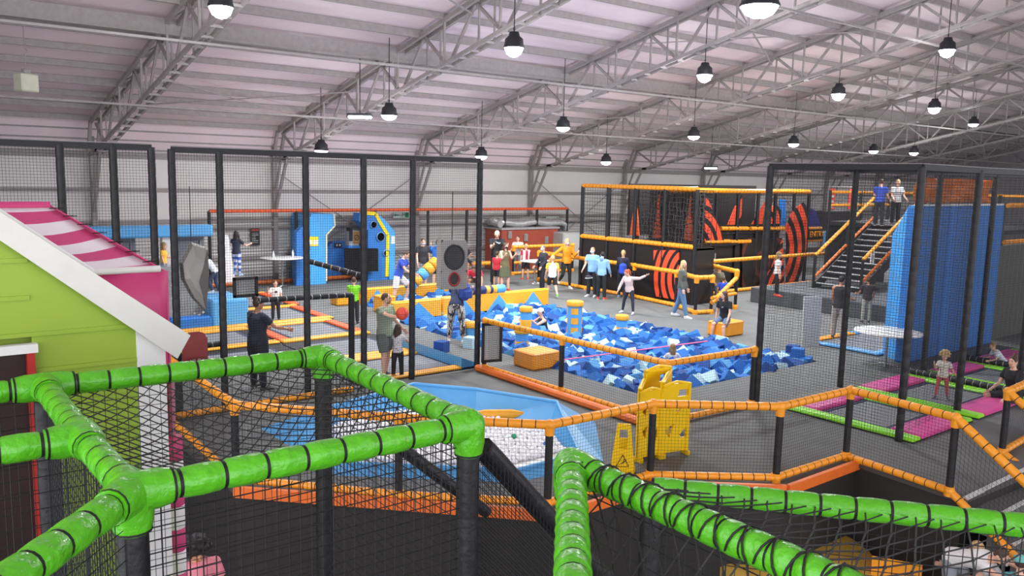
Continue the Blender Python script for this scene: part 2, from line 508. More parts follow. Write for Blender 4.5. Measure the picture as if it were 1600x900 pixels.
for px, py, kind, drop, lab in lamp_list:
    p = hit_roof(px, py, drop)
    t = thing('high_bay_lamp', lab, 'lamp', 'high bay lamps hanging from the roof', p)
    big = {0: 1.0, 1: 1.15, 2: 1.5}[kind]
    MB().lathe((0,0,0), [(.06,.30),(.10,.30),(.12,.22),(.19,.16),(.20,.06),(.22,.0),(.22,-.03),(.205,-.03),(.2,.0)], 20).build('housing', M_lh, t)
    MB().lathe((0,0,0), [(.2,-.022),(.19,-.06),(.15,-.11 if kind == 0 else -.15),(.08,-.14 if kind == 0 else -.2),(.01,-.15 if kind == 0 else -.22)], 20).build('lens', M_lampw if kind else M_lamp, t)
    h = drop-.1; MB().tube([(0,0,.3), (0,0,h-.05)], .012, 6).build('cord', M_lh, t)
    MB().tube([(0,0,.3), (.02,0,.36), (0,0,.42), (-.02,0,.36), (0,0,.3)], .01, 6).build('hook', M_lh, t)
    if kind == 2:
        t.scale = (2.0, 2.0, 1.3)  # lamp enlarged, its size stands in for glare around it
    l = bpy.data.lights.new('bulb', 'SPOT'); l.energy = LAMP_W*(1.0 if kind < 2 else 1.3); l.spot_size = math.radians(155); l.spot_blend = .7
    l.shadow_soft_size = .2; l.color = (.92,.96,1)
    lo = bpy.data.objects.new('bulb', l); COL.objects.link(lo); lo.parent = t; lo.location = (0,0,-.3)
    l2 = bpy.data.lights.new('bulb_glow', 'POINT'); l2.energy = LAMP_W*.15; l2.shadow_soft_size = .2; l2.color = (.95,.96,1)
    lo = bpy.data.objects.new('bulb_glow', l2); COL.objects.link(lo); lo.parent = t; lo.location = (0,0,-.32)
# two linear fittings
for a, b, lab, wid in (((545,185),(580,180),'long bright floodlight tube beside a black high bay lamp',.35), ((1101,262),(1120,263),'long flat white light low above the dark maze',.3)):
    pa = hit_roof(*a, 1.9); pb = V((0,0,EYE))+ray(*b)*((pa-V((0,0,EYE))).dot(_F))
    t = thing('linear_light', lab, 'lamp', None, (pa+pb)/2)
    d = (pb-pa); ang = math.atan2(d.y, d.x); L = d.length
    MB().box((0,0,.05), (L+.06, wid*.6, .08), 0, ang, .02).build('housing', M_lh, t)
    MB().box((0,0,-.01), (L, wid*.55, .06), 0, ang, .02).build('diffuser', M_lampw if wid > .32 else M_lamp, t)
    MB().tube([(0,0,.08), (0,0,1.8)], .012, 6).build('cord', M_lh, t)
# hanging white heater/speaker box top left
p = hit_roof(41, 128, 1.3)
t = thing('hanging_box', 'pale square box hanging from a hook at the far left of the roof', 'speaker', None, p)
MB().box((0,0,-.02), (.42,.3,.4), 0, .5, .03).build('box_body', mat('pale_plastic','c9c8b4',.5), t)
MB().box((0,0,.22), (.16,.14,.12), 0, .5, .02).build('bracket', M_steel, t)
MB().tube([(0,0,.28),(0,0,.6),(.05,0,.68),(0,0,.76),(0,0,1.2)], .012, 6).build('hook', M_steeld, t)
# ================================================================== NEAR GREEN PLAY FRAME
def rail_part(parent, name, a, b, r, seg, m, n=10, lump=.13):
    return MB().rail(a, b, r, seg, n, 0, 1, lump).build(name, [m, M_tie], parent)
GR = .052
def green_post(parent, x, y, z0=-1.4, z1=2.93, r=.047):
    MB().rail((x,y,z0), (x,y,z1), r, .32, 14, 0, 1, .04).build('post', [M_black, M_tie], parent)
def joint(parent, p, dirs, r=.06, m=None, down=.1):
    mb = MB(); mb.ball(p, r*1.12, 14, 10)
    for d in dirs:
        d = V(d).normalized(); mb.tube([V(p), V(p)+d*r*1.2, V(p)+d*r*2.1], [r*1.1, r*1.08, r*.93], 14)
        q = V(p)+d*r*2.0; mb.tube([q-d*.004, q+d*.004], r*.98, 14, 1, cap=False)
    return mb.build('joint_wrap', [m or M_green, M_tie], parent)
gf = thing('green_play_frame', 'large green padded rails and black netting in the left foreground', 'play frame', None, (0,0,-1.4))
GZ = 3.0
def rel(p): return V(p)-V((0,0,-1.4))
A = V((.60,2.66,GZ)); B = V((1.88,2.66,GZ)); C_ = V((1.94,4.14,GZ)); D = V((.60,4.22,GZ)); E1 = V((.59,3.32,GZ))
F0 = V((.10,2.10,GZ)); G0 = V((-.9,4.25,GZ)); H0 = V((-.9,3.36,GZ))
for a, b in ((A,B),(B,C_),(C_,D),(D,E1),(E1,A),(A,F0),(D,G0),(E1,H0)):
    rail_part(gf, 'rail', rel(a), rel(b), GR, .135, M_green, 16, .17)
up = (0,0,-1)
joint(gf, rel(A), [(1,0,0),(0,1,0),(-.66,-.75,0),up])
joint(gf, rel(B), [(-1,0,0),(0,1,0),up]); joint(gf, rel(C_), [(-1,.05,0),(0,-1,0),up]); joint(gf, rel(D), [(1,0,0),(0,-1,0),(-1,0,0)]); joint(gf, rel(E1), [(-1,0,0),(0,-1,0),(0,1,0)])
for p in (A, B, C_, D): green_post(gf, p.x, p.y, 0, GZ+1.4-.07)
def npart(parent, name, A, B, C, D, cell, r, diamond=False, m=None):
    return MB().net(rel(A), rel(B), rel(C), rel(D), cell, r, 0, diamond).build(name, m or M_net, parent)
M_cord = mat('grey_black_cord', '2c2c2c', .7, noise_amt=0)
dz = V((0,0,-4.35))
# side nets
npart(gf, 'side_net', A+dz, B+dz, B, A, .043, .0024)
npart(gf, 'side_net', B+dz, C_+dz, C_, B, .043, .0024)
npart(gf, 'side_net', D+dz, C_+dz, C_, D, .05, .0016)
npart(gf, 'side_net', D+dz, A+dz, A, D, .043, .0024)
npart(gf, 'side_net', F0+dz, A+dz, A, F0, .05, .0018)
npart(gf, 'side_net', G0+dz, D+dz, D, G0, .06, .0018)
npart(gf, 'side_net', H0+dz, E1+dz, E1, H0, .06, .0018)
MB().sagnet(rel(A+V((0,0,-.04))), rel(B+V((0,0,-.04))), rel(C_+V((0,0,-.04))), rel(D+V((0,0,-.04))), 34, 30, .16, .0030).build('top_net', M_cord, gf)
# black slanting tube on the right of the frame
p0 = V((1.95,2.72,2.86)); 
pb = at(755,700,2.85); pe = at(945,905,2.0)
MB().rail(rel(pb), rel(pe), .05, .2, 14, 0, 1, .05).build('slanting_tube', [M_black, M_tie], gf)
npart(gf, 'slope_net', pb+dz, pe+dz, pe, pb, .035, .0018)
npart(gf, 'slope_net', B+dz, pe+dz, pe, B, .035, .0018)
MB().rail(rel(at(620,695,2.6)), rel(at(760,800,2.1)), .035, .2, 10, 0, 1, .05).build('brace', [M_black, M_tie], gf)
# right hand green frame
g2 = thing('green_play_frame', 'green padded rails meeting in a point with diamond netting, bottom right foreground', 'play frame', None, (0,0,-1.4))
a = at(893,728,3.0); b = at(1290,905,3.0); b = a+(b-a)*1.6; c = at(895,905,3.0); c = a+(c-a)*1.5
d = at(1020,762,2.74); e = at(1610,822,2.74); e = d+(e-d)*1.3
for p, q in ((a,b),(a,c)): rail_part(g2, 'rail', rel(p), rel(q), .051, .085, M_green, 16, .15)
rail_part(g2, 'rail', rel(d), rel(e), .047, .13, M_green, 16, .16)
joint(g2, rel(a), [b-a, c-a, (0,0,-1)], .058)
green_post(g2, a.x, a.y, 0, 4.32); green_post(g2, d.x, d.y, 0, 4.1)
rnd = random.Random(5); lash = MB()
for k in range(15):   # cord lashed over the diagonal rail
    u0 = .03+k*.06; p = a+(b-a)*u0; q = a+(b-a)*(u0+.045); t = (b-a).normalized(); x = t.cross(V((0,0,1))).normalized(); pr = []
    for s_ in range(9):
        ang = -1.9+s_*.5; w_ = p+(q-p)*(s_/8); pr.append(rel(w_+x*(.056*math.sin(ang))+V((0,0,.056*math.cos(ang)))))
    lash.tube(pr, .0035, 5)
    pr = []
    for s_ in range(9):
        ang = 1.9-s_*.5; w_ = p+(q-p)*(s_/8); pr.append(rel(w_+x*(.056*math.sin(ang))+V((0,0,.056*math.cos(ang)))))
    lash.tube(pr, .0035, 5)
lash.build('lashing_cord', M_tie, g2)
MB().sagnet(rel(a), rel(b), rel(e), rel(d), 40, 8, .06, .0034, True, .006).build('top_net', M_cord, g2)
MB().sagnet(rel(a+V((0,0,-.03))), rel(b+V((0,0,-.03))), rel(c+V((.25,-.25,-.6))), rel(c+V((0,0,-.03))), 34, 10, .14, .0034, True, .006).build('top_net', M_cord, g2)
npart(g2, 'side_net', a+dz, b+dz, b, a, .075, .0024); npart(g2, 'side_net', d+dz, e+dz, e, d, .05, .002)
npart(g2, 'side_net', a+dz, c+dz, c, a, .04, .002)

# ================================================================== GREEN PLAY HOUSE with striped awning
M_gw = mat('green_clapboard', '92b034', .55, noise_amt=.04, scale=3)
hs = thing('play_house', 'lime green clapboard play house with white barge board behind the green rails', 'play house', None, (0,4.8,-1.4))
HB = V((0,4.8,-1.4)); HY = 4.8
def hp(x, y, Y=HY): return atY(x, y, Y)-HB
apex = V((-.9, 0, 0)); 
# gable wall: boards as overlapping planks, cut to the roof slope
pr1 = hp(290,520); pr0 = hp(0,332); slope = (pr1.z-pr0.z)/(pr1.x-pr0.x)
xr = hp(257,590).x
wallm = MB(); z = 0; n = 0
def rz_(x): return pr0.z+slope*(x-pr0.x)-.05
BH = .19
zoff = hp(195,565).z % BH
z = zoff-BH
x_door = hp(52,600).x
while z < rz_(-2)+.1 and z < 6:
    for (xa, xb) in ((-2.2, x_door-.0), (x_door, hp(213,600).x)):
        z0, z1 = max(z, 0), z+BH
        if xb <= x_door+.001 and z0 < hp(0,540).z: continue
        ta = min(z1, rz_(xa)); tb = min(z1, rz_(xb))
        if tb <= z0:   # cut by slope
            xc = pr0.x+(z0+.05-pr0.z)/slope
            if xc <= xa: continue
            xb = xc; tb = z0
            if ta < z1: wallm.poly([(xa,0,z0),(xb,0,z0),(xa,0,ta)], -.03, (0,1,0)); continue
            xm = pr0.x+(z1+.05-pr0.z)/slope
            wallm.poly([(xa,0,z0),(xb,0,z0),(xm,0,z1),(xa,0,z1)], -.03, (0,1,0)); continue
        if tb < z1 and ta >= z1:
            xm = pr0.x+(z1+.05-pr0.z)/slope
            wallm.poly([(xa,0,z0),(xb,0,z0),(xb,0,tb),(xm,0,z1),(xa,0,z1)], -.03, (0,1,0))
        elif ta >= z1: wallm.poly([(xa,0,z0),(xb,0,z0),(xb,0,z1),(xa,0,z1)], -.03, (0,1,0))
        # bottom lip of each board
        wallm.box(((xa+xb)/2, -.034, z0+.012), (xb-xa, .012, .022))
    z += BH
wallm.build('clapboard_wall', M_gw, hs)
zb_ = hp(0,545).z
MB().poly([(-2.2,.03,zb_),(hp(213,600).x,.03,zb_),(hp(213,600).x,.03,rz_(hp(213,600).x)-.02),(-2.2,.03,rz_(-2.2)-.02)], .02, (0,1,0)).build('wall_backing', M_gw, hs)
x_a = hp(213,600).x
MB().poly([(x_a,-.04,0),(xr,-.04,0),(xr,-.04,rz_(xr)),(x_a,-.04,rz_(x_a))], .06, (0,1,0)).build('corner_board', M_white, hs)
MB().poly([hp(290,520)+V((0,-.06,0)), hp(270,556)+V((0,-.06,0)), hp(0,376)+V((0,-.06,0))+(hp(0,376)-hp(270,556))*2, hp(0,332)+V((0,-.06,0))+(hp(0,332)-hp(290,520))*2], -.03, (0,1,0)).build('barge_board', mat('barge_white', 'd9d9d0', .4, noise_amt=.05), hs)
e0 = hp(145,425); s0 = hp(0,332)
dd = (s0-e0)
MB().poly([e0+V((0,-.03,-.05)), e0+V((0,-.03,.02)), s0+dd*2+V((0,-.03,.02)), s0+dd*2+V((0,-.03,-.05))], .10, (0,1,0)).build('roof_edge', M_white, hs)
MB().box((xr-.02,.7,rz_(xr)/2), (.03,1.4,rz_(xr))).build('side_wall', M_gw, hs)
# doorway at the far left
dr = MB(); zt = hp(0,545).z
dr.box((x_door-.35, -.0, zt/2), (.66,.05,zt), 0)
dr.build('door_panel', mat('dark_brown_door', '2a1512', .5, noise_amt=.25, scale=5), hs)
MB().box((x_door-.012, -.05, zt/2), (.035,.05,zt), 0).build('red_jamb', mat('red_paint', 'b3231c', .45), hs)
MB().box((x_door-.33, -.055, zt+.0), (.70,.05,.045), 0).build('lintel', M_white, hs)
# striped awning tent behind the house
aw = thing('striped_awning', 'pink and white striped canvas awning with plain pink side, left edge', 'awning', None, (0,5.6,-1.4))
AB = V((0,5.6,-1.4))
def ap(x, y, Y=5.6): return atY(x, y, Y)-AB
bl = ap(143,425)+V((-1.4,0,0)); brr = ap(250,418); brr.z = ap(143,425).z; bl.z = brr.z; tr = ap(78,322,7.2); tl = tr+V((-1.7,0,0))
g = MB(); nu, nv = 24, 14; vs = []
for j in range(nv+1):
    for i in range(nu+1):
        u, v = i/nu, j/nv; p = (bl*(1-u)+brr*u)*(1-v)+(tl*(1-u)+tr*u)*v
        vs.append(p+V((0,0,-.05*math.sin(PI*v)*abs(math.sin(PI*u*3)) - .02*math.sin(PI*v))))
fs = [(j*(nu+1)+i, j*(nu+1)+i+1, (j+1)*(nu+1)+i+1, (j+1)*(nu+1)+i) for j in range(nv) for i in range(nu)]
M_pinkc = mat('pink_canvas', 'd4467f', .5, noise_amt=.04, bump=.2, bscale=5); M_whc = mat('white_canvas', 'f3eef0', .5, noise_amt=.02)
g.add(vs, fs, 0, True)
for k, f in enumerate(g.f): g.m[k] = 1 if ((k//nu) % 4) in (1, 2) else 0
so = g.build('striped_roof', [M_pinkc, M_whc], aw)
sm = so.modifiers.new('thick', 'SOLIDIFY'); sm.thickness = .01
# right slope of the hip, falling away
rb = brr+V((.05,2.6,0))
sd = MB(); sd.poly([brr, rb, tr], .01, (0,0,1)); sd.build('side_roof', M_pinkc, aw)
MB().rail(tl, tr, .035, .3, 10, 0, None, .04).build('ridge_tube', [M_pinkc], aw)
MB().tube([bl, brr], .022, 10).build('eave_tube', M_white, aw)
lace = MB()
for k in range(7):
    p = brr+(tr-brr)*((k+.5)/7); lace.wire(p+V((-.05,0,.012)), p+V((.05,.03,.012)), .003); lace.wire(p+V((-.03,.0,.014)), p+V((.03,.06,.012)), .003)
lace.build('lacing', M_tie, aw)
low = ap(268,600).z-.9
pkx0 = ap(120,500).x-.6
g = MB(); vs = []; nu = 18
for j in range(8):
    for i in range(nu+1):
        u = i/nu; v = j/7; x = pkx0*(1-u)+(brr.x+.04)*u
        vs.append((x, .02+.025*math.sin(u*13+v*3)*(1-v*.3), brr.z-.02+(low-brr.z)*v))
g.add(vs, [(j*(nu+1)+i, j*(nu+1)+i+1, (j+1)*(nu+1)+i+1, (j+1)*(nu+1)+i) for j in range(7) for i in range(nu)], 0, True)
o = g.build('front_panel', M_pinkc, aw); sm = o.modifiers.new('thick', 'SOLIDIFY'); sm.thickness = .012
MB().poly([(brr.x+.045,.03,low),(brr.x+.045,2.4,low),(brr.x+.045,2.4,brr.z),(brr.x+.045,.03,brr.z-.02)], .012, (1,0,0)).build('side_panel', M_pinkc, aw)
# candy post
cb = atY(277,900,5.6); 
cp = thing('candy_post', 'pink and white banded padded post beside the play house', 'post', None, (cb.x, 5.6, -1.4))
zt = atY(277,680,5.6).z+1.4
mb = MB(); z = zt; k = 0
while z > .05:
    h = .16; mb.tube([(0,0,z),(0,0,z-.01),(0,0,z-h+.01),(0,0,z-h)], [.055,.065,.065,.06], 14, k % 2); z -= h; k += 1
mb.tube([(0,0,0),(0,0,z)], .05, 10, 0)
mb.build('padded_sleeve', [M_pinkc, M_whc], cp)
MB().tube([(0,0,zt),(0,0,zt+.45)], .02, 10).build('pole', mat('pink_pole', 'b56a80', .5), cp)

# ================================================================== GUARD FENCES
OR = .058
def fence(label, pts, h=1.05, z0=0.0, bottom=True, posts=None, cell=.045, r=.0017, seg=.16, net=True, group=None, closed_net=None, rr=OR, mid=None, postcol=None):
    b = V((pts[0][0], pts[0][1], z0))
    t = thing('guard_fence', label, 'fence', group, b)
    P3 = [V((x, y, z0+(zz[0] if zz else 0)))-b for x, y, *zz in pts]
    for k, p in enumerate(P3):
        MB().rail(p, p+V((0,0,h-.03)), .05, .25, 10, 0, 1, .03).build('post', [postcol or M_black, M_tie], t)
        mb = MB(); q = p+V((0,0,h)); mb.ball(q, rr*1.2, 10, 8); mb.tube([q, q-V((0,0,rr*2.2))], [rr*1.12, rr*1.0], 10)
        mb.build('joint_wrap', [M_orange, M_tie], t)
        if bottom:
            mb = MB(); q = p+V((0,0,.07)); mb.ball(q, rr*1.2, 10, 8); mb.tube([q+V((0,0,.06)), q-V((0,0,.07))], rr*1.1, 10)
            mb.build('joint_wrap', [M_orange, M_tie], t)
    for p, q in zip(P3, P3[1:]):
        MB().rail(p+V((0,0,h)), q+V((0,0,h)), rr, seg, 10, 0, 1, .07).build('top_rail', [M_orange, M_tie], t)
        if bottom: MB().rail(p+V((0,0,.07)), q+V((0,0,.07)), rr*.9, seg, 10, 0, 1, .07).build('bottom_rail', [M_orange, M_tie], t)
        if mid:
            for zz in mid: MB().rail(p+V((0,0,zz)), q+V((0,0,zz)), rr*.9, seg, 10, 0, 1, .07).build('middle_rail', [M_orange, M_tie], t)
        if net: MB().net(p+V((0,0,.05)), q+V((0,0,.05)), q+V((0,0,h)), p+V((0,0,h)), cell, r).build('net', M_net, t)
    return t
fA = fence('long orange railed net fence along the deck edge in front of the ball pit', [(3.62,13.35),(3.56,10.2),(5.0,8.55),(6.35,7.3),(8.12,7.25),(9.45,6.2),(11.1,6.15),(10.93,4.6)])
pst = [(3.56,10.2),(6.35,7.3),(8.12,7.25),(9.45,6.2),(11.1,6.15)]
# flat orange kerb pads along its foot
kp = thing('kerb_pads', 'flat orange kerb padding at the foot of the ledge fence', 'edge padding', None, (3.5,10,0))
for (xa,ya),(xb,yb) in (((3.5,10.05),(6.35,7.12)),((6.35,7.12),(8.1,7.12)),((8.1,7.12),(9.4,6.02)),((9.4,6.02),(11.15,6.02))):
    mb = MB(); p = V((xa-3.5,ya-10,.0)); q = V((xb-3.5,yb-10,.0)); n = V((q-p).normalized()); n = V((n.y,-n.x,0))*.05
    mb.bar(p+n+V((0,0,-.02)), q+n+V((0,0,-.02)), .06, .14); mb.build('kerb_pad', M_red if False else mat('kerb_orange','e8722a',.45), kp)
fB = fence('orange railed net fence with a corner between the foam pit and the yellow barrier', [(9.98,13.6),(10.08,11.3),(10.15,8.8),(12.35,8.7)])
kp2 = thing('kerb_pads', 'long flat orange kerb strip beside the foam pit fence', 'edge padding', None, (9.8,11,0))
MB().box((0.02,.2,.07), (.14,4.9,.12), 0, 0, .03).build('kerb_pad', M_red if False else mat('kerb_orange','e8722a',.45), kp2)
# stair handrails on the right
sr = thing('stair_rail', 'orange padded handrail sloping down beside the steps with netting', 'handrail', None, (10.93,4.6,0))
p0 = V((0,0,1.05)); p1 = V((.0,-2.6,-.75)); 
MB().rail(p0, p1, OR, .16, 10, 0, 1, .07).build('handrail', [M_orange, M_tie], sr)
MB().rail(V((0,0,.07)), p1+V((0,0,-.95)), OR*.9, .16, 10, 0, 1, .07).build('lower_rail', [M_orange, M_tie], sr)
MB().net(V((0,0,.05)), p1+V((0,0,-.95)), p1, p0, .06, .0018).build('net', M_net, sr)
q0 = at(1567,712); fC = fence('orange railed fence end at the right edge above the steps', [(q0.x-.05,q0.y), (q0.x+1.4, q0.y+.1)], h=1.0)
sr2 = thing('stair_rail', 'orange handrail starting at the right picture edge going down the steps', 'handrail', None, (q0.x-.05,q0.y,0))
MB().rail(V((0,0,1.0)), V((-.1,-2.6,-.8)), OR, .16, 10, 0, 1, .07).build('handrail', [M_orange, M_tie], sr2)
MB().rail(V((0,0,.07)), V((-.1,-2.6,-1.25)), OR*.9, .16, 10, 0, 1, .07).build('lower_rail', [M_orange, M_tie], sr2)

# ================================================================== TALL BLACK CAGES
def cage(label, posts, spans, H=4.33, topspans=None, cell=.045, r=.0021, pr=.062, zb=0, netr=None, light_top=True):
    b = V((posts[0][0], posts[0][1], zb)); t = thing('net_cage', label, 'cage', None, b)
    for (x, y) in posts:
        MB().rail(V((x,y,zb))-b, V((x,y,H))-b, pr, .22, 12, 0, 1, .09).build('post', [M_black, M_tie], t)
    for i, j in spans:
        p = V((posts[i][0],posts[i][1],H))-b; q = V((posts[j][0],posts[j][1],H))-b
        mb = MB(); mb.bar(p, q, .07, .09); mb.bar(p+V((0,0,.055)), q+V((0,0,.055)), .075, .012, 1)
        mb.build('top_rail', [M_black, mat('top_strip','8d8d8a',.6)], t)
        n = V((0,0,-(H-zb)+.03))
        MB().net(p+n, q+n, q, p, cell, netr or r).build('net', M_net, t)
    return t
xs = [3.89, 4.64, 6.14, 7.27, 8.32, 9.9]
Yc = 13.75
PF = [(x, Yc) for x in xs]+[(3.95, 17.9)]
cg = cage('tall black net cage with five bays in front of the trampolines, left of centre', PF, [(0,1),(1,2),(2,3),(3,4),(4,5)], 4.31)
b = V((PF[0][0],PF[0][1],0))
# inner beams
def beam(t, base, a, c, r=.05, name='padded_beam'):
    return MB().rail(V(a)-base, V(c)-base, r, .16, 10, 0, 1, .06).build(name, [M_black, mat('pale_tie','b9bab8',.6)], t)
beam(cg, b, atY(275,545,13.8), atY(345,537,13.8))
beam(cg, b, atY(478,407,14.6), atY(570,432,14.0)); beam(cg, b, atY(405,469,14.2), atY(550,461,14.2))
pp = atY(549,461,14.2); MB().rail(V((pp.x,pp.y,0))-b, pp-b, .06, .3, 10, 0, 1, .05).build('post', [M_black, M_tie], cg)
# bottom padding of the cage front: orange roll on the floor
MB().rail(V((3.6,13.5,.06))-b, V((6.9,13.5,.06))-b, .055, .16, 10, 0, 1, .06).build('floor_roll', [M_orange, M_tie], cg)
# left cage
PL = [(3.63,13.9), (3.07,13.9), (2.36,14.0), (1.2,13.9), (0.2,13.9)]
cl = cage('tall black net cage running out of the left edge above the striped awning', PL, [(0,1),(1,2),(2,3),(3,4)], 4.33)
# right cage round the small trampolines
def g_(x, y): p = at(x, y); return (p.x, p.y)
PR = [(12.42,8.66), (15.1,8.6), (18.0,8.35), (20.6,8.3), (12.65,6.15), (15.1,6.35), (17.6,6.3), (23.4,8.2), (20.2, 6.3)]
cr = cage('tall black net cage around the pink and lime trampolines on the right', PR, [(0,1),(1,2),(2,3),(3,7),(0,4),(4,5),(5,6),(6,8),(1,5)], 4.28, cell=.05, r=.0021)
bR = V((PR[0][0],PR[0][1],0))
dg = MB()
for a_, c_ in (((1330,270),(1230,700)),): pass

# ================================================================== TRAMPOLINES
def pad(parent, x0, x1, y0, y1, z0=.0, h=.07, m=None, name='edge_pad'):
    mb = MB(); mb.box(((x0+x1)/2, (y0+y1)/2, z0+h/2), (x1-x0, y1-y0, h), 0, 0, .025)
    return mb.build(name, m or M_yel, parent)
def trampoline(label, x0, x1, y0, y1, sides, group=None, wpad=.28, matm=None):
    """mat + pads: sides = dict of l r f b -> material"""
    t = thing('trampoline', label, 'trampoline', group, (x0, y0, 0))
    w_, d_ = x1-x0, y1-y0; q = wpad*.5
    MB().box((w_/2, d_/2, .012), (w_, d_, .02)).build('frame', M_spring, t)
    MB().box((w_/2, d_/2, .028), (w_-2*wpad-.16, d_-2*wpad-.16, .012)).build('jump_mat', matm or M_mesh, t)
    ln = MB(); zz = .036; xa, xb, ya, yb = wpad+.12, w_-wpad-.12, wpad+.12, d_-wpad-.12
    for s_, e_ in (((xa,ya),(xb,ya)),((xb,ya),(xb,yb)),((xb,yb),(xa,yb)),((xa,yb),(xa,ya))): ln.bar((*s_,zz),(*e_,zz),.05,.004)
    ln.build('mat_border', mat('navy_web','2b3355',.7), t)
    if 'f' in sides: pad(t, 0, w_, 0, wpad, m=sides['f'])
    if 'b' in sides: pad(t, 0, w_, d_-wpad, d_, m=sides['b'])
    lo = wpad if 'f' in sides else 0; hi = d_-wpad if 'b' in sides else d_
    if 'l' in sides: pad(t, 0, wpad, lo, hi, m=sides['l'])
    if 'r' in sides: pad(t, w_-wpad, w_, lo, hi, m=sides['r'])
    return t
M_yp = mat('amber_vinyl', 'f5ab2a', .42, noise_amt=.05)
for lab, x0, x1, y0, y1, sd in (
 ('trampoline with amber and orange pads where the woman in navy stands, nearest row left', 4.7, 7.45, 15.9, 18.2, 'f'),
 ('trampoline with red orange side pads, nearest row right of the woman in navy', 7.5, 9.9, 15.9, 18.2, 'f'),
 ('left trampoline of the middle row, beside the blue climbing block', 4.9, 7.5, 18.3, 20.6, 'lfb'),
 ('right trampoline of the middle row, between yellow strips and long orange pad', 7.55, 9.85, 18.25, 20.65, 'rlfb'),
 ('right trampoline of the back row where the boy in white stands', 7.8, 10.05, 20.75, 23.4, 'rlfb'),
 ('left trampoline of the back row behind the blue climbing block', 5.4, 7.7, 20.75, 23.4, 'fb'),
 ('last trampoline of the orange group, farthest from the camera', 8.0, 10.25, 23.5, 26.4, 'rlb')):
    m_ = {'l': M_red, 'r': M_red, 'f': M_yp, 'b': M_yp}
    trampoline(lab, x0, x1, y0, y1, {k: m_[k] for k in sd}, 'orange edged trampolines')
t = trampoline('trampoline with light blue and amber pads where the girl in the dotted top stands', 7.2, 9.95, 13.85, 15.85, {'f': M_yp, 'b': M_yp}, 'orange edged trampolines', .26)
# raised blue ramp pad on its right side
mb = MB(); mb.poly([(2.38,.0,.0),(2.78,.0,.0),(2.78,0,.10),(2.38,0,.26)], 2.4, (0,1,0)); mb.build('ramp_pad', M_blue, t)
# small trampolines on the right
lime = M_lime
def small_tramp(label, x0, x1, y0, y1, pl=True, pr=True):
    t = thing('trampoline', label, 'trampoline', 'pink and lime trampolines', (x0, y0, 0)); w_, d_ = x1-x0, y1-y0
    MB().box((w_/2, d_/2, .012), (w_, d_, .02)).build('frame', M_spring, t)
    MB().box((w_/2, d_/2, .028), (w_-.95, d_-.5, .012)).build('jump_mat', M_mesh, t)
    ln = MB()
    xa, xb, ya, yb = .42, w_-.42, .22, d_-.22
    for s_, e_ in (((xa,ya),(xb,ya)),((xb,ya),(xb,yb)),((xb,yb),(xa,yb)),((xa,yb),(xa,ya))): ln.bar((*s_,.036),(*e_,.036),.05,.004)
    ln.build('mat_border', mat('navy_web','2b3355',.7), t)
    if pl: pad(t, 0, .36, .2, d_-.2, m=M_pink, h=.09)
    if pr: pad(t, w_-.36, w_, .2, d_-.2, m=M_pink, h=.09)
    pad(t, 0, w_, 0, .2, m=lime); pad(t, 0, w_, d_-.2, d_, m=lime)
    return t
# rows run away along Y, pads across
def tramp_y(label, x0, x1, y0, y1):
    t = thing('trampoline', label, 'trampoline', 'pink and lime trampolines', (x0, y0, 0)); w_, d_ = x1-x0, y1-y0
    MB().box((w_/2, d_/2, .012), (w_, d_, .02)).build('frame', M_spring, t)
    MB().box((w_/2, d_/2, .028), (w_-.8, d_-1.3, .012)).build('jump_mat', M_mesh, t)
    ln = MB(); xa, xb, ya, yb = .34, w_-.34, .60, d_-.60
    for s_, e_ in (((xa,ya),(xb,ya)),((xb,ya),(xb,yb)),((xb,yb),(xa,yb)),((xa,yb),(xa,ya))): ln.bar((*s_,.036),(*e_,.036),.05,.004)
    ln.build('mat_border', mat('navy_web','2b3355',.7), t)
    pad(t, .27, w_-.27, 0, .52, m=M_pink, h=.09); pad(t, .27, w_-.27, d_-.52, d_, m=M_pink, h=.09)
    pad(t, 0, .27, 0, d_, m=lime); pad(t, w_-.27, w_, 0, d_, m=lime)
    return t
tramp_y('lime and pink trampoline nearest the ledge fence, first of the right row', 12.7, 14.8, 5.95, 8.3)
tramp_y('lime and pink trampoline the curly haired toddler stands on', 15.0, 17.2, 5.95, 8.3)
tramp_y('third lime and pink trampoline of the right row, beside the blue wall panel', 17.7, 19.7, 5.95, 8.2)
tramp_y('fourth lime and pink trampoline, at the right edge behind the seated woman', 20.0, 22.2, 5.95, 8.2)
# low black rolls between right trampolines
for lab, xx in (('low black padded roll behind the curly haired toddler', 17.35), ('low black padded roll on the floor farther right', 19.85)):
    o = MB().rail(V((xx,5.9,.1)), V((xx,8.3,.1)), .07, .14, 10, 0, 1, .08).build('padded_roll', [M_black, mat('pale_tie','b9bab8',.6)]); tag(o, lab, 'padding', 'low black rolls')
# ================================================================== FOAM PIT
rnd = random.Random(11)
FC = {'mid blue': mat('foam_mid_blue','2268b4',.85,noise_amt=.04), 'dark blue': mat('foam_dark_blue','144488',.85,noise_amt=.04),
      'light blue': mat('foam_light_blue','5394c8',.85,noise_amt=.04), 'pale': mat('foam_pale','bcdbe2',.85,noise_amt=.04)}
FCW = ['mid blue']*10+['dark blue']*5+['light blue']*2+['pale']*3
def foam_mesh(size):
    mb = MB(); mb.box((0,0,0), (size,size,size), 0, 0, .008); return mb
protos = {}
for c in FC:
    me = foam_mesh(.27).build('foam_cube', FC[c]); protos[c] = me.data; bpy.data.objects.remove(me)
cubes = []
def scatter(x0, x1, y0, y1, step, zf, only=None):
    y = y0
    while y < y1:
        x = x0
        while x < x1:
            cubes.append((x+rnd.uniform(-.06,.06), y+rnd.uniform(-.06,.06), zf(x, y)+rnd.uniform(-.08,.07)))
            x += step
        y += step
def zf(x, y): return -.10+.07*noise.noise(V((x*.8, y*.8, 0)))+.05*math.sin(x*1.3)
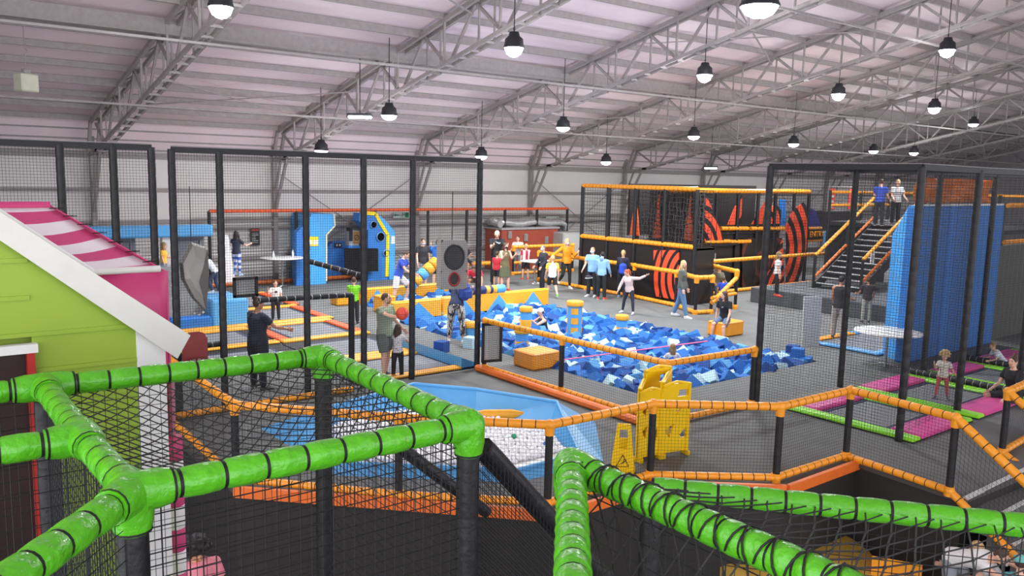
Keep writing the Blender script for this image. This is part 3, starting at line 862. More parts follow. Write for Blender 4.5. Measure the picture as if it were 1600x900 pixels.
scatter(11.5, 16.75, 10.38, 19.6, .262, zf)
def near_edge(c):
    return math.hypot(c[0], c[1])
cubes.sort(key=near_edge)
NI = 300
under = MB()
vis = cubes[:]
def rotm(): 
    return Matrix.Rotation(rnd.uniform(0,6.28),3,'X')@Matrix.Rotation(rnd.uniform(0,6.28),3,'Y')@Matrix.Rotation(rnd.uniform(0,6.28),3,'Z')
def cube_label(c, p):
    if p[1] < 12.4: w_ = 'near the front edge of the pit, behind the orange rail corner'
    elif p[0] < 13.6: w_ = 'in the left part of the pit behind the orange box'
    else: w_ = 'in the right part of the pit near the seated girl'
    nm = 'whitish' if c == 'pale' else c
    return nm+' foam cube '+w_
keys = list(FC); rest = {k: MB() for k in keys}
for i, p in enumerate(vis):
    c = rnd.choice(FCW); s_ = rnd.uniform(.85, 1.15); R = rotm()
    if i < NI:
        o = bpy.data.objects.new('foam_cube', protos[c]); COL.objects.link(o)
        o.location = p; o.rotation_euler = R.to_euler(); o.scale = (s_, s_*rnd.uniform(.85,1), s_)
        lab = cube_label(c, p); tag(o, lab, 'foam cube', lab.replace(' cube', ' cubes', 1))
    else:
        under.box(p, (.27*s_, .27*s_, .27*s_), keys.index(c), 0, .012, R)
for (x, y) in [(rnd.uniform(12.1,15.5), rnd.uniform(19.95,24.1)) for _ in range(420)]:
    under.box((x, y, rnd.uniform(-.25,.06)), (.24,.24,.24), keys.index(rnd.choice(FCW)), 0, 0, rotm())
for (x, y) in [(rnd.uniform(11.5,16.7), rnd.uniform(10.4,19.6)) for _ in range(700)]:
    under.box((x, y, rnd.uniform(-.42,-.28)), (.25,.25,.25), keys.index(rnd.choice(FCW)), 0, 0, rotm())
for (x, y, z) in [(17.05,10.6,.05),(17.2,10.45,.04),(17.0,10.9,.06)]: pass
u = under.build('foam_cubes_heap', [FC[k] for k in keys]); tag(u, 'heap of blue and pale foam cubes filling the pit', 'foam cubes', None, 'stuff')
for (px, py, c, lab) in ((690,550,'dark blue','blue foam cube lying alone on the floor beside the blue ramp pad'), (735,543,'pale','pale foam cube on the floor beside the right post of the tall cage'),
                         (1238,556,'dark blue','dark blue foam cube at the right tip of the pit behind the tall post'),(1246,561,'mid blue','blue foam cube at the far right corner of the foam pit')):
    p = at(px, py); s_ = .24
    o = bpy.data.objects.new('foam_cube', protos[c]); COL.objects.link(o); o.location = (p.x, p.y, .12); o.rotation_euler = (0,0,.4); tag(o, lab, 'foam cube')

def tri_panel(t, x0, x1, y, z0, z1, n, th=.22):
    """padded pit wall: amber with light blue triangles"""
    mb = MB(); mb.box(((x0+x1)/2, y+th/2, (z0+z1)/2), (x1-x0, th, z1-z0), 0, 0, .04); mb.build('wall_pad', M_yp, t)
    w_ = (x1-x0)/n
    for k in range(n):
        xa = x0+k*w_; mb = MB()
        mb.poly([(xa+w_*.08, y-.012, z0+.35), (xa+w_*.92, y-.012, z0+.35), (xa+w_*.5, y-.012, z1-.06)], .012, (0,1,0))
        mb.build('blue_triangle', M_blue, t)
for lab, x0, x1, y, n, z1 in (('long amber padded beam with light blue triangles across the back of the foam pit', 13.0, 17.0, 19.75, 3, .52),
                       ('amber padded beam with blue triangles left of the person in patterned trousers', 11.35, 12.95, 19.75, 1, .5),
                       ('farther amber padded beam with blue triangles, behind the man in blue polo', 12.0, 15.5, 22.9, 3, .45)):
    t = thing('pit_beam', lab, 'padded beam', None, (0,0,0)); tri_panel(t, x0, x1, y, -.5, z1, n)
def ground_box(label, px, py, sx, sy, sz, m, m2=None, rz=0, cat='padded box', dx=0):
    p = at(px, py); t = thing('padded_box', label, cat, None, (p.x+dx, p.y, 0), rz)
    MB().box((0,0,sz*.5), (sx,sy,sz), 0, 0, .04).build('box_cover', m, t)
    mb = MB()
    for (a_, b_) in (((-sx/2,-sy/2),(sx/2,-sy/2)),((sx/2,-sy/2),(sx/2,sy/2)),((-sx/2,-sy/2),(-sx/2,sy/2)),((-sx/2,sy/2),(sx/2,sy/2))):
        mb.wire((a_[0]*.99,a_[1]*.99,sz-.03),(b_[0]*.99,b_[1]*.99,sz-.03),.008)
    mb.build('seam_piping', m2 or mat('dark_orange_seam','c86a12',.5), t)
    return t
ground_box('orange padded box on the carpet in front of the foam pit behind the net fence', 838, 572, .75, .7, .36, M_orange)
ground_box('orange padded box the girl in black sits on', 1133, 523, .85, .55, .38, M_orange)
ground_box('small amber block beside the man in blue polo', 601, 488, .45, .6, .5, M_yp)
ground_box('small orange block left of the cage post behind the boy in lime green', 533, 476, .5, .5, .3, M_yp)
# pillars rising from the pit
def pillar(label, px, pyb, pyt, r, bands, check=False):
    X, Yg = at(px, pyb, 0).xy; zt = topz(px, pyt, (X, Yg))
    t = thing('foam_pillar', label, 'foam pillar', 'padded pillars standing in the foam pit', (X, Yg, -.5)); h = zt+.5
    MB().lathe((0,0,0), [(r*.4,h-.13),(r*1.12,h-.13),(r*1.16,h-.10),(r*1.16,h-.02),(r*1.08,h),(0.01,h)], 20).build('cap', M_yp, t)
    z = h-.13; k = 0
    if check:
        MB().lathe((0,0,0), [(r,z),(r,0)], 24).build('blue_band', M_blue, t)
        while z > .1:
            for q in range(4):
                mb = MB(); a0 = q*PI/2+.35; rr_ = r+.006; vs = []
                for i in range(6):
                    a_ = a0+i*.19
                    vs += [(rr_*math.cos(a_), rr_*math.sin(a_), z-.04), (rr_*math.cos(a_), rr_*math.sin(a_), z-.20)]
                mb.add(vs, [(2*i, 2*i+1, 2*i+3, 2*i+2) for i in range(5)]); mb.build('amber_patch', M_yp, t)
            z -= .25
        return t
    while z > 0:
        bh = bands
        if k % 2: MB().lathe((0,0,0), [(r,z),(r*1.02,z-.01),(r*1.02,max(0,z-bh)+.01),(r,max(0,z-bh))], 20).build('amber_band', M_yp, t)
        else:
            MB().lathe((0,0,0), [(r,z),(r,max(0,z-bh))], 20).build('blue_band', M_blue, t)
        z -= bh; k += 1
    return t
pillar('tall round pillar with chequered blue and orange bands in the back of the pit', 897, 524, 470, .19, .13, True)
pillar('round blue and orange pillar beside the man in the white cap', 821, 520, 479, .15, .2)
pillar('short pillar with amber top right beside the red haired girl', 971, 520, 492, .15, .18)
pillar('low striped pillar sunk in the foam in front of the one by the white cap', 815, 541, 512, .16, .18)
pillar('striped pillar hidden partly by the right post of the tall cage', 737, 535, 503, .17, .18)
# jousting roller on its stand
p = at(768, 470); t = thing('roller_beam', 'light blue padded roller with orange and navy rings on the left of the long beam', 'padded roller', None, (p.x-1.25, 19.85, .62))
M_navy = mat('navy_vinyl','1e2a5e',.5)
a0 = V((-1.2,0,0)); mb = MB(); xs_ = [(-1.2,2),(-.9,0),(-.75,1),(-.6,2),(-.1,1),(.05,2),(.15,1),(.3,0),(.62,0)]
for (xa, c), (xb, _) in zip(xs_, xs_[1:]): mb.tube([(xa,0,0),(xa+.01,0,0),(xb-.01,0,0),(xb,0,0)], [.12,.13,.13,.12], 18, c)
mb.build('roller', [M_blue, M_yp, M_navy], t)
t = thing('roller_beam', 'upright arm of amber and blue padded rollers in front of the man in black', 'padded roller', None, at(660, 470))
for k, (u0, c) in enumerate(((0,M_blue),(.3,M_yp),(.6,M_blue),(.9,M_yp),(1.2,M_yp))):
    a0 = V((-.55+u0*.75, 0, .45+u0*.55)); d = V((.75,0,.55))*.27
    MB().tube([a0, a0+d*.08, a0+d*.92, a0+d], [.15,.19,.19,.15], 16).build('padded_roll', c, t)
MB().tube([(-.7,0,0),(-.5,0,.45)], .06, 10).build('stand', M_steel, t)
# slack line
o = MB().bar(at(880,562,.35), at(1105,533,.32), .05, .012).build('slack_line', mat('pink_webbing','ee5f8e',.6)); tag(o, 'pink webbing slack line stretched low across the foam pit', 'slack line')

# ================================================================== BALL PIT (white balls)
bp = thing('ball_pit_frame', 'light blue vinyl ball pit surround with sloping sides below the ledge fence', 'ball pit', None, (6.5,10.6,0))
bo = V((6.5,10.6,0))
outer = [(4.75,9.75),(6.6,8.16),(8.12,8.15),(9.35,9.6),(8.45,12.9),(7.7,12.95),(4.7,12.3)]
ridge = [(4.95,9.78),(6.64,8.3),(7.8,8.3),(8.62,9.75),(8.0,11.1),(7.3,12.0),(5.3,11.75)]
inner = [(5.1,9.85),(6.68,8.38),(7.75,8.38),(8.15,9.45),(7.75,10.8),(7.15,11.6),(5.4,11.5)]
rz_h = [.12,.12,.12,.42,.42,.42,.3]
n = len(outer)
for k in range(n):
    j = (k+1) % n; mb = MB()
    a_, b_ = V((*outer[k],.0))-bo, V((*outer[j],.0))-bo
    c_, d_ = V((*ridge[j],rz_h[j]))-bo, V((*ridge[k],rz_h[k]))-bo
    e_, f_ = V((*inner[j],.0))-bo, V((*inner[k],.0))-bo
    mb.add([a_,b_,c_,d_,e_,f_], [(0,1,2,3),(3,2,4,5)]); mb.tube([d_, c_], .03, 8, 0)
    mb.build('sloping_side', M_blue, bp)
mb = MB(); mb.add([V((x,y,.09))-bo for x,y in inner], [tuple(range(n))]); mb.build('base_sheet', M_white, bp)
# white bottom lining + balls
M_ballw = mat('white_ball','f6f6f8',.3,noise_amt=0)
def inside(x, y, P):
    c = False; j = len(P)-1
    for i in range(len(P)):
        if (P[i][1] > y) != (P[j][1] > y) and x < (P[j][0]-P[i][0])*(y-P[i][1])/(P[j][1]-P[i][1])+P[i][0]: c = not c
        j = i
    return c
pts = []; R0 = .042; y = 8.6; row = 0
rnd2 = random.Random(4)
while y < 11.7:
    x = 5.1+(R0 if row % 2 else 0)
    while x < 8.2:
        if inside(x-.02, y-.02, inner) and inside(x+.05, y+.05, inner): pts.append((x+rnd2.uniform(-.012,.012), y+rnd2.uniform(-.012,.012), .1+rnd2.uniform(0,.035)))
        x += R0*2
    y += R0*1.75; row += 1
proto = MB().ball((0,0,0), R0, 12, 8).build('plastic_ball', M_ballw); pm = proto.data; bpy.data.objects.remove(proto)
def ballkey(p):   # far edge of the pit, seen above the orange rail
    return -(p[0]*.6+p[1]*.8)
pts.sort(key=ballkey)
heap = MB()
for i, p in enumerate(pts):
    if i < 270:
        o = bpy.data.objects.new('plastic_ball', pm); COL.objects.link(o); o.location = (p[0], p[1], p[2]+.02)
        tag(o, 'white plastic ball along the far side of the light blue ball pit', 'ball', 'white balls in the ball pit')
    else: heap.ball(p, R0, 8, 5)
o = heap.build('plastic_balls_heap', M_ballw); tag(o, 'mass of white plastic balls filling the light blue pit', 'balls', None, 'stuff')
for (px, py, c, lab) in ((791,648,'2a62c8','blue plastic ball among the white ones just above the orange rail'), (803,682,'1f9a6b','green plastic ball on the white balls seen through the net'), (853,694,'4a66c8','small blue plastic ball right of the fence post in the ball pit')):
    p = at(px, py, .16); o = MB().ball((0,0,0), R0*1.05, 14, 10).build('plastic_ball', mat('ball_'+c, c, .3, noise_amt=0)); o.location = p; tag(o, lab, 'ball')
p = at(770, 652, .15); o = MB().tube([p+V((-.45,.25,0)), p+V((-.1,.1,.03)), p+V((.3,-.1,.02)), p+V((.55,-.3,0))], [.05,.09,.09,.05], 12, flat=.6).build('foam_noodle', M_yp); tag(o, 'curved amber foam roll lying on the white balls behind the orange rail', 'foam roll')

# ================================================================== YELLOW BARRIER
M_ybar = mat('barrier_yellow', 'f8cf0a', .35, noise_amt=.03)
def panel_with_holes(mb, w_, h, th, holes, z0=0):
    """flat plastic panel built as a grid of solid cells with triangular and square openings"""
    nx, nz = 24, 40
    def solid(u, v):
        for hh in holes:
            if inside(u, v, hh): return False
        return True
    G = [[solid((i+.5)/nx, (j+.5)/nz) for i in range(nx)] for j in range(nz)]
    for j in range(nz):
        i = 0
        while i < nx:
            if G[j][i]:
                k = i
                while k < nx and G[j][k]: k += 1
                mb.box((-w_/2+(i+k)/2*w_/nx, 0, z0+(j+.5)*h/nz), ((k-i)*w_/nx, th, h/nz*1.001)); i = k
            else: i += 1
holesA = [[(.62,.22),(.9,.36),(.9,.2)], [(.1,.35),(.45,.42),(.3,.2)], [(.55,.82),(.92,.82),(.92,.93),(.6,.93)], [(.5,.62),(.7,.66),(.55,.55)]]
holesB = [[(.1,.72),(.35,.8),(.3,.6)], [(.6,.3),(.85,.45),(.8,.2)], [(.15,.4),(.4,.5),(.3,.28)]]
by = thing('expanding_barrier', 'bright yellow plastic folding barrier standing open behind the ledge fence', 'barrier', None, at(1020,715))
bo_ = by.location.copy()
def bp_(px, py): return at(px, py)-bo_
def barrier_panel(a_, b_, h, holes, zb=.06):
    a_, b_ = V(a_), V(b_); d = b_-a_; w_ = d.xy.length; ang = math.atan2(d.y, d.x)
    mb = MB(); panel_with_holes(mb, w_, h, .03, holes, zb)
    mb.box((0,0,zb+h), (w_, .06, .04)); mb.box((-w_/2+.02,0,zb+h/2), (.04,.06,h)); mb.box((w_/2-.02,0,zb+h/2), (.04,.06,h))
    mb.tube([(-w_/2,0,zb+h),(-w_/4,0,zb+h+.03),(0,0,zb+h+.05),(w_/4,0,zb+h+.03),(w_/2,0,zb+h)], .02, 6)
    for s_ in (-1,1): mb.box((s_*(w_/2-.03),0,zb/2), (.05,.16,zb))
    o = mb.build('barrier_panel', M_ybar, by); o.location = (a_+b_)/2; o.rotation_euler = (0,0,ang); return o
barrier_panel(bp_(1030,715), bp_(1073,708), 1.0, holesA)
barrier_panel(bp_(1030,715)+V((0,0,0)), bp_(1042,690), 1.05, holesA)
barrier_panel(bp_(995,722), bp_(1030,715), .95, holesB)
barrier_panel(bp_(995,722), bp_(1003,700), 1.0, holesB)
barrier_panel(bp_(1003,700), bp_(1042,690), 1.12, holesA)
# wet floor sign
wp = at(972, 742); ws = thing('wet_floor_sign', 'yellow wet floor A-frame sign with a black warning triangle beside the folding barrier', 'sign', None, wp, math.atan2(wp.y, wp.x)-PI/2)
for s_ in (-1, 1):
    mb = MB(); hh = .72; nz = 20
    for j in range(nz):
        v = (j+.5)/nz; w0 = .34-.16*v; hole = .72 < v < .9
        y0 = s_*(.16*(1-v)+.01)
        if s_ < 0 and .56 < v < .72:
            for q in (-1, 1): mb.box((q*w0*.36, y0, v*hh), (w0*.28, .02, hh/nz*1.02))
        elif hole:
            for q in (-1, 1): mb.box((q*w0*.38, y0, v*hh), (w0*.24, .02, hh/nz*1.02))
        elif v < .12:
            for q in (-1, 1): mb.box((q*w0*.36, y0, v*hh), (w0*.34, .02, hh/nz*1.02))
        else: mb.box((0, y0, v*hh), (w0, .02, hh/nz*1.02))
    mb.build('sign_panel', M_ybar, ws)
mb = MB(); tl_ = lambda v: -(.16*(1-v)+.022)
a3 = [V((-.085,tl_(.24),.17)), V((.085,tl_(.24),.17)), V((0,tl_(.45),.325))]
for i in range(3): mb.bar(a3[i], a3[(i+1)%3], .014, .006)
mb.bar((0,tl_(.3),.20),(.02,tl_(.36),.27), .014, .006); mb.wire((-.03,tl_(.29),.2),(.05,tl_(.34),.25), .006)
mb.build('warning_triangle', M_tie, ws)

# ================================================================== TABLES, BOARDS, HANGING TARGETS
def bar_table(label, x, y, h, r, group=None):
    t = thing('poseur_table', label, 'table', group, (x, y, 0))
    MB().lathe((0,0,0), [(.02,h-.03),(r*.98,h-.03),(r,h-.015),(r*.98,h),(.01,h)], 32).build('table_top', M_white, t)
    MB().tube([(0,0,.02),(0,0,h-.03)], .03, 12).build('leg', mat('chrome','c8c8c8',.2,.9,noise_amt=0), t)
    mb = MB()
    for k in range(4):
        a_ = k*PI/2+.4; mb.tube([(0,0,.06),(math.cos(a_)*.28,math.sin(a_)*.28,.015)], [.025,.012], 8)
    mb.build('foot', _mats['chrome'], t); return t
p = at(1383, 572); tz = topz(1383, 517, (p.x, p.y)); bar_table('large white round standing table behind the right cage net', p.x, p.y, tz, .72)
p = at(441, 436)*.925; p.z = 0; tz = topz(441, 402, (p.x, p.y)); bar_table('white round standing table near the far wall with drinks on it', p.x, p.y, tz, .75)
for dx, dy, lab in ((-.3,.0,'small clear bottle on the left of the far white standing table'), (.42,.05,'small clear bottle on the right of the far white standing table')):
    o = MB().lathe((p.x+dx, p.y+dy, tz), [(.035,0),(.04,.02),(.04,.14),(.015,.2),(.015,.24)], 10).build('bottle', mat('clear_plastic','dfe6e6',.2)); tag(o, lab, 'bottle')
p = at(835, 442); t = thing('square_table', 'white rectangular table behind the boy in the yellow and white shirt', 'table', None, (p.x, p.y, 0), .2)
MB().box((0,0,.84), (.95,.7,.05), 0, 0, .01).build('table_top', M_white, t)
MB().tube([(0,0,.02),(0,0,.82)], .04, 10).build('leg', _mats['chrome'], t); MB().lathe((0,0,0), [(.25,0),(.24,.02),(.04,.05)], 16).build('foot', _mats['chrome'], t)
o = MB().poly([(p.x+.3,p.y,.87),(p.x+.5,p.y,.87),(p.x+.47,p.y,1.35)], .02, (0,1,0)).build('menu_card', M_white); tag(o, 'white upright card standing on the rectangular table', 'card')
def goal_board(label, pa, pc, Y, tilt=0):
    a_ = atY(*pa, Y); c_ = atY(*pc, Y); w_ = abs(c_.x-a_.x); h = a_.z-c_.z; ce = (a_+c_)/2
    t = thing('goal_board', label, 'backboard', None, ce, tilt)
    mb = MB()
    for q in ((-1,0),(1,0)): mb.box((q[0]*w_/2,0,0), (.05,.05,h+.05))
    for q in (-1,1): mb.box((0,0,q*h/2), (w_+.05,.05,.05))
    mb.build('board_frame', M_black, t)
    MB().net(V((-w_/2,0,-h/2)), V((w_/2,0,-h/2)), V((w_/2,0,h/2)), V((-w_/2,0,h/2)), .045, .006).build('white_mesh', mat('pale_mesh','d5d6d2',.6), t)
    MB().box((0,.03,0), (w_,.01,h)).build('backing', mat('pale_backing','a9aaa6',.6), t)
    return t
goal_board('black framed pale mesh board inside the cage above the white shirted boy', (366,436), (401,461), 14.6)
t = goal_board('tall black framed pale mesh board hanging on the fence right of the cage post', (757,508), (780,562), 13.45, -.25)
M_tarp = mat('grey_tarp', '8d8a85', .45, .15, noise_amt=.15, scale=3, bump=.5, bscale=6)
hb = atY(300,430,13.85); t = thing('covered_target', 'lens shaped object wrapped in grey tarpaulin hanging inside the cage at left', 'covered equipment', None, hb)
prof = [atY(298,378,13.85), atY(323,386,13.85), atY(321,440,13.85), atY(319,486,13.85), atY(300,466,13.85), atY(284,436,13.85), atY(281,410,13.85)]
prof = [q-hb for q in prof]
mb = MB(); cen = V((.03,0,0)); L = []
for k, (s_, yy) in enumerate(((.55,-.17),(.92,-.12),(1.0,.0),(.92,.12),(.55,.17))):
    L.append([cen+(q-cen)*s_+V((0,yy,0)) for q in prof])
mb.loft(L, 0, True, False); mb.build('tarpaulin', M_tarp, t)
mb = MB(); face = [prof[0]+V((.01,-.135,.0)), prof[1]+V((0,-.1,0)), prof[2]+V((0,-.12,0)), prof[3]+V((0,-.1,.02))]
mb.poly([prof[1]+V((-.03,-.15,-.03)), prof[2]+V((.0,-.16,0)), prof[3]+V((-.01,-.15,.05)), V((.06,-.2,-.1))], .02, (0,1,0)); mb.build('darker_flap', mat('brown_grey_tarp','5d5652',.5,bump=.4,bscale=6), t)  # flap in a darker brown grey than the rest of the tarpaulin
mb = MB(); mb.wire((0,0,.3), (0,0,1.45), .008); mb.build('hanging_cord', M_black, t)
for k in range(3): pass
mb = MB()
for dx in (-.1,-.03,.04): mb.ball(prof[3]+V((dx-.06,-.02,-.03+.02*math.sin(dx*60))), .022, 8, 6)
mb.build('cord_stoppers', M_white, t)
# grey target box with two round holes
gb = atY(706,412,14.3); t = thing('target_box', 'grey hanging target box with one big dark round hole above a red rimmed one', 'target', None, gb, -.35)
W_, H_, Dp = .56, 1.02, .42; M_gbox = mat('grey_target_cover','a3a19c',.6,noise_amt=.05)
def holed_front(mb, W_, H_, holes, y):
    # fan quads: ring around each ellipse, built on a polar grid inside its own cell
    for (cx, cz, rx, rz, x0, x1, z0, z1) in holes:
        N = 32; ring = []; edge = []
        for i in range(N):
            a_ = 2*PI*i/N; c, s_ = math.cos(a_), math.sin(a_)
            ring.append((cx+rx*c, y, cz+rz*s_))
            k = min(((x1-cx) if c > 0 else (cx-x0))/max(abs(c),1e-6), ((z1-cz) if s_ > 0 else (cz-z0))/max(abs(s_),1e-6))
            edge.append((cx+k*c, y, cz+k*s_))
        mb.add(ring+edge, [(i, (i+1)%N, N+(i+1)%N, N+i) for i in range(N)])
mb = MB(); holed_front(mb, W_, H_, [(0,.16,.20,.25,-.28,.28,-.13,.51),(0,-.3,.105,.135,-.28,.28,-.51,-.13)], -Dp/2)
mb.add([(-.28,-Dp/2,-.51),(.28,-Dp/2,-.51),(.28,Dp/2,-.51),(-.28,Dp/2,-.51)],[(0,1,2,3)]); mb.add([(-.28,-Dp/2,.51),(.28,-Dp/2,.51),(.28,Dp/2,.45),(-.28,Dp/2,.45)],[(0,1,2,3)])
for x in (-.28,.28): mb.add([(x,-Dp/2,-.51),(x,Dp/2,-.51),(x,Dp/2,.45),(x,-Dp/2,.51)],[(0,1,2,3)])
mb.add([(-.28,Dp/2,-.51),(.28,Dp/2,-.51),(.28,Dp/2,.45),(-.28,Dp/2,.45)],[(0,1,2,3)])
mb.build('target_cover', M_gbox, t)
def hoop_(cz, rx, rz, m, name):
    mb = MB(); N = 28; mb.tube([(rx*math.cos(2*PI*i/N), -Dp/2-.01, cz+rz*math.sin(2*PI*i/N)) for i in range(N+1)], .022, 8, cap=False); mb.build(name, m, t)
hoop_(.16,.20,.25,M_black,'hole_rim'); hoop_(-.3,.105,.135,mat('dark_red_rim','a02028',.5),'hole_rim')
mb = MB(); mb.lathe((0,0,0), [(.2,0),(.2,.2)], 24); o = mb.build('inner_sleeve', mat('dark_grey_lining','3c3b3a',.7), t); o.rotation_euler = (PI/2,0,0); o.location = (0,-Dp/2+.2,.16); o.scale=(1,1.25,1)
mb = MB(); mb.lathe((0,0,0), [(.105,0),(.105,.2)], 24); o = mb.build('inner_sleeve', _mats['dark_grey_lining'], t); o.rotation_euler = (PI/2,0,0); o.location = (0,-Dp/2+.2,-.3); o.scale=(1,1.28,1)
mb = MB(); mb.wire((0,0,.45),(0,0,1.5),.01); mb.build('hanging_cord', M_black, t)
# basketball hoop lower left
hb = atY(305,548,13.55); t = thing('basketball_hoop', 'dark red basketball backboard with small hoop on the cage rail at left', 'basketball hoop', None, hb)
wz = (atY(305,520,13.55).z-atY(305,578,13.55).z)
MB().poly([(-.2,0,-wz/2),(.2,0,-wz/2),(.2,0,wz*.3),(.15,0,wz*.45),(.08,0,wz*.5),(-.08,0,wz*.5),(-.15,0,wz*.45),(-.2,0,wz*.3)], .03, (0,1,0)).build('backboard', mat('dark_red_board','7c2520',.45,noise_amt=.06), t)
N = 20; hp_ = [(.14*math.cos(2*PI*i/N), -.16+.14*math.sin(2*PI*i/N), -.12) for i in range(N+1)]
MB().tube(hp_, .01, 8, cap=False).build('ring', mat('ring_metal','6b3a30',.4,.5), t)
mb = MB()
for i in range(10):
    a_ = 2*PI*i/10; b_ = a_+.5
    mb.wire((.14*math.cos(a_), -.16+.14*math.sin(a_), -.12), (.09*math.cos(b_), -.16+.09*math.sin(b_), -.3), .004, 0)
    mb.wire((.14*math.cos(b_), -.16+.14*math.sin(b_), -.12), (.09*math.cos(a_), -.16+.09*math.sin(a_), -.3), .004, 0)
mb.build('hoop_net', mat('pale_cord','cfcfcb',.6), t)

# ================================================================== LEFT: blue climbing / running wall
t = thing('running_wall', 'light blue framed wall with grey sloping panels behind the pink awning', 'trampoline wall', None, (5,21,0))
o0 = V((5,21,0)); yb = 24.3
def bw(px, py, Y): return atY(px, py, Y)-o0
x0_ = atY(130,360,yb).x-5; x1_ = atY(330,360,yb).x-5; zt = atY(200,353,yb).z; z2 = atY(200,372,yb).z; z3 = atY(280,440,yb).z
MB().box(((x0_+x1_)/2, 3.3, (zt+z2)/2), (x1_-x0_, .35, zt-z2), 0, 0, .04).build('top_pad', M_blue, t)
xm = bw(262,400,yb).x
M_gp = mat('grey_vinyl_panel','63666f',.5,noise_amt=.05)
for xa, xb in ((x0_+.1, bw(215,400,yb).x), (bw(255,400,yb).x, x1_-.15)):
    MB().poly([(xa,3.4,z3),(xb,3.4,z3),(xb,3.5,z2),(xa,3.5,z2)], .06, (0,1,0)).build('sloping_panel', M_gp, t)
    ln = MB()
    for a_, b_ in (((xa+.15,z3+.1),(xb-.15,z3+.1)),((xb-.15,z3+.1),(xb-.15,z2-.12)),((xb-.15,z2-.12),(xa+.15,z2-.12)),((xa+.15,z2-.12),(xa+.15,z3+.1))):
        ln.bar((a_[0],3.385+.1*(a_[1]-z3)/(z2-z3),a_[1]),(b_[0],3.385+.1*(b_[1]-z3)/(z2-z3),b_[1]),.03,.01)
    ln.build('panel_border', mat('navy_web','2b3355',.7), t)
for px0, px1 in ((243,258),(338,352)):
    a_ = bw(px0,440,yb); MB().poly([(bw(px0-6,0,yb).x,3.2,z3-.1),(bw(px1+4,0,yb).x,3.2,z3-.1),(bw(px0+10,0,yb).x,3.3,z2),(bw(px0-2,0,yb).x,3.3,z2)], .25, (0,1,0)).build('divider_fin', mat('pale_fin','d8d8d6',.5), t)
xa = bw(262,470,yb).x
MB().box(((x0_+xa)/2+.25, 3.2, z3/2), (xa-x0_+.3, .5, z3), 0, 0, .04).build('base_pad', M_blue, t)
# blue block with its low front
t = thing('climbing_block', 'blue block platform with a low blue step below the climbing child', 'padded block', None, (6,21,0))
xr_ = atY(388,500,20.9).x-6; zt_ = atY(350,470,20.9).z
MB().box((xr_-.4,.9,zt_/2), (.95,1.7,zt_), 0, 0, .05).build('block', M_blue, t)
xl = atY(268,510,20.9).x-6
MB().box(((xl+xr_-.9)/2, .15, .17), (xr_-.9-xl, .35, .34), 0, 0, .05).build('step', M_mblue, t)
MB().net(V((xl,.4,.3)), V((xr_-.9,.4,.3)), V((xr_-.9,1.6,1.5)), V((xl,1.6,1.5)), .06, .005).build('slope_net', mat('grey_cord','8a8a88',.7), t)
MB().poly([(xl,.5,.1),(xr_-.9,.5,.1),(xr_-.9,1.75,1.45),(xl,1.75,1.45)], .05, (0,.7,-.7)).build('slope_panel', mat('slope_grey','8f9092',.7), t)
# black rules board on the wall
a_ = atY(392,357,29.15); c_ = atY(406,383,29.15)
t = thing('notice_board', 'black notice board with a red heading on the far wall', 'sign', None, (a_+c_)/2)
w_, h_ = c_.x-a_.x, a_.z-c_.z
MB().box((0,0,0), (w_,.03,h_), 0, 0, .005).build('board', mat('black_board','1e1b1c',.5), t)
MB().box((0,-.018,h_*.40), (w_*.9,.006,h_*.12)).build('heading', mat('board_red','a8372c',.5), t)
mb = MB(); rn = random.Random(2)
for k in range(6): 
    L_ = rn.uniform(.4,.8); mb.box((-w_*.42+w_*L_/2,-.018,h_*(.22-.11*k)), (w_*L_,.005,h_*.025))
mb.build('text_lines', M_white, t)

# ================================================================== BLUE GAME STATION
gy = 27.6; t = thing('battle_arena_game', 'blue padded game arena with yellow trim, grey boxes and black screen by the far wall', 'game station', None, (14,gy,0)); o0 = V((14,gy,0))
def gp(px, py, Y=gy): return atY(px, py, Y)-o0
M_b2 = mat('arena_blue','2f78c4',.45,noise_amt=.05); M_bl = mat('arena_light_blue','4aa6ea',.45,noise_amt=.05)
def slab(name, pts, th, m, Y=gy): 
    q = [gp(x,y,Y) for x,y in pts]; zb = min(p.z for p in q)
    for p in q:
        if p.z < .25: p.z = 0
    return MB().poly(q, th, (0,1,0)).build(name, m, t)
slab('left_wall', [(483,440),(510,440),(510,367),(523,353),(522,335),(487,334),(482,345)], 1.6, M_bl)
slab('left_side_pad', [(463,437),(483,440),(483,362),(474,352),(463,364)], .3, M_b2)
slab('back_wall', [(510,430),(545,428),(545,383),(536,376),(520,378),(510,388)], .3, M_b2, gy+1.2)
slab('right_wall', [(575,433),(606,433),(608,368),(594,345),(588,334),(562,333),(561,345),(575,360)], .5, M_b2)
slab('right_side_pad', [(608,433),(617,430),(617,362),(600,342),(589,334),(594,345),(608,368)], 1.4, M_bl)
slab('low_counter', [(540,426),(578,432),(578,384),(545,384)], .4, M_b2, gy+.6)
tr = MB(); L = [(604.5,432),(606,367),(593,346),(587,334),(563,332)]; q = [gp(x,y,gy-.02) for x,y in L]
for a_, b_ in zip(q, q[1:]): tr.bar(a_, b_, .03, .13)
tr.build('yellow_trim', mat('trim_yellow','f2d51d',.4), t)
tr = MB(); L = [(510,439),(510,367),(523,353),(522,335)]; q = [gp(x,y,gy-.02) for x,y in L]
for a_, b_ in zip(q, q[1:]): tr.bar(a_, b_, .03, .05)
tr.build('white_edge', mat('pale_edge','d9dcc0',.4), t)
M_scr = mat('black_vinyl_screen','111214',.25,bump=.5,bscale=4)
q = [gp(539,425,gy-.3), gp(591,424,gy-.3), gp(591,388,gy-.3), gp(539,388,gy-.3)]; MB().poly(q, .06, (0,1,0)).build('black_screen', M_scr, t)
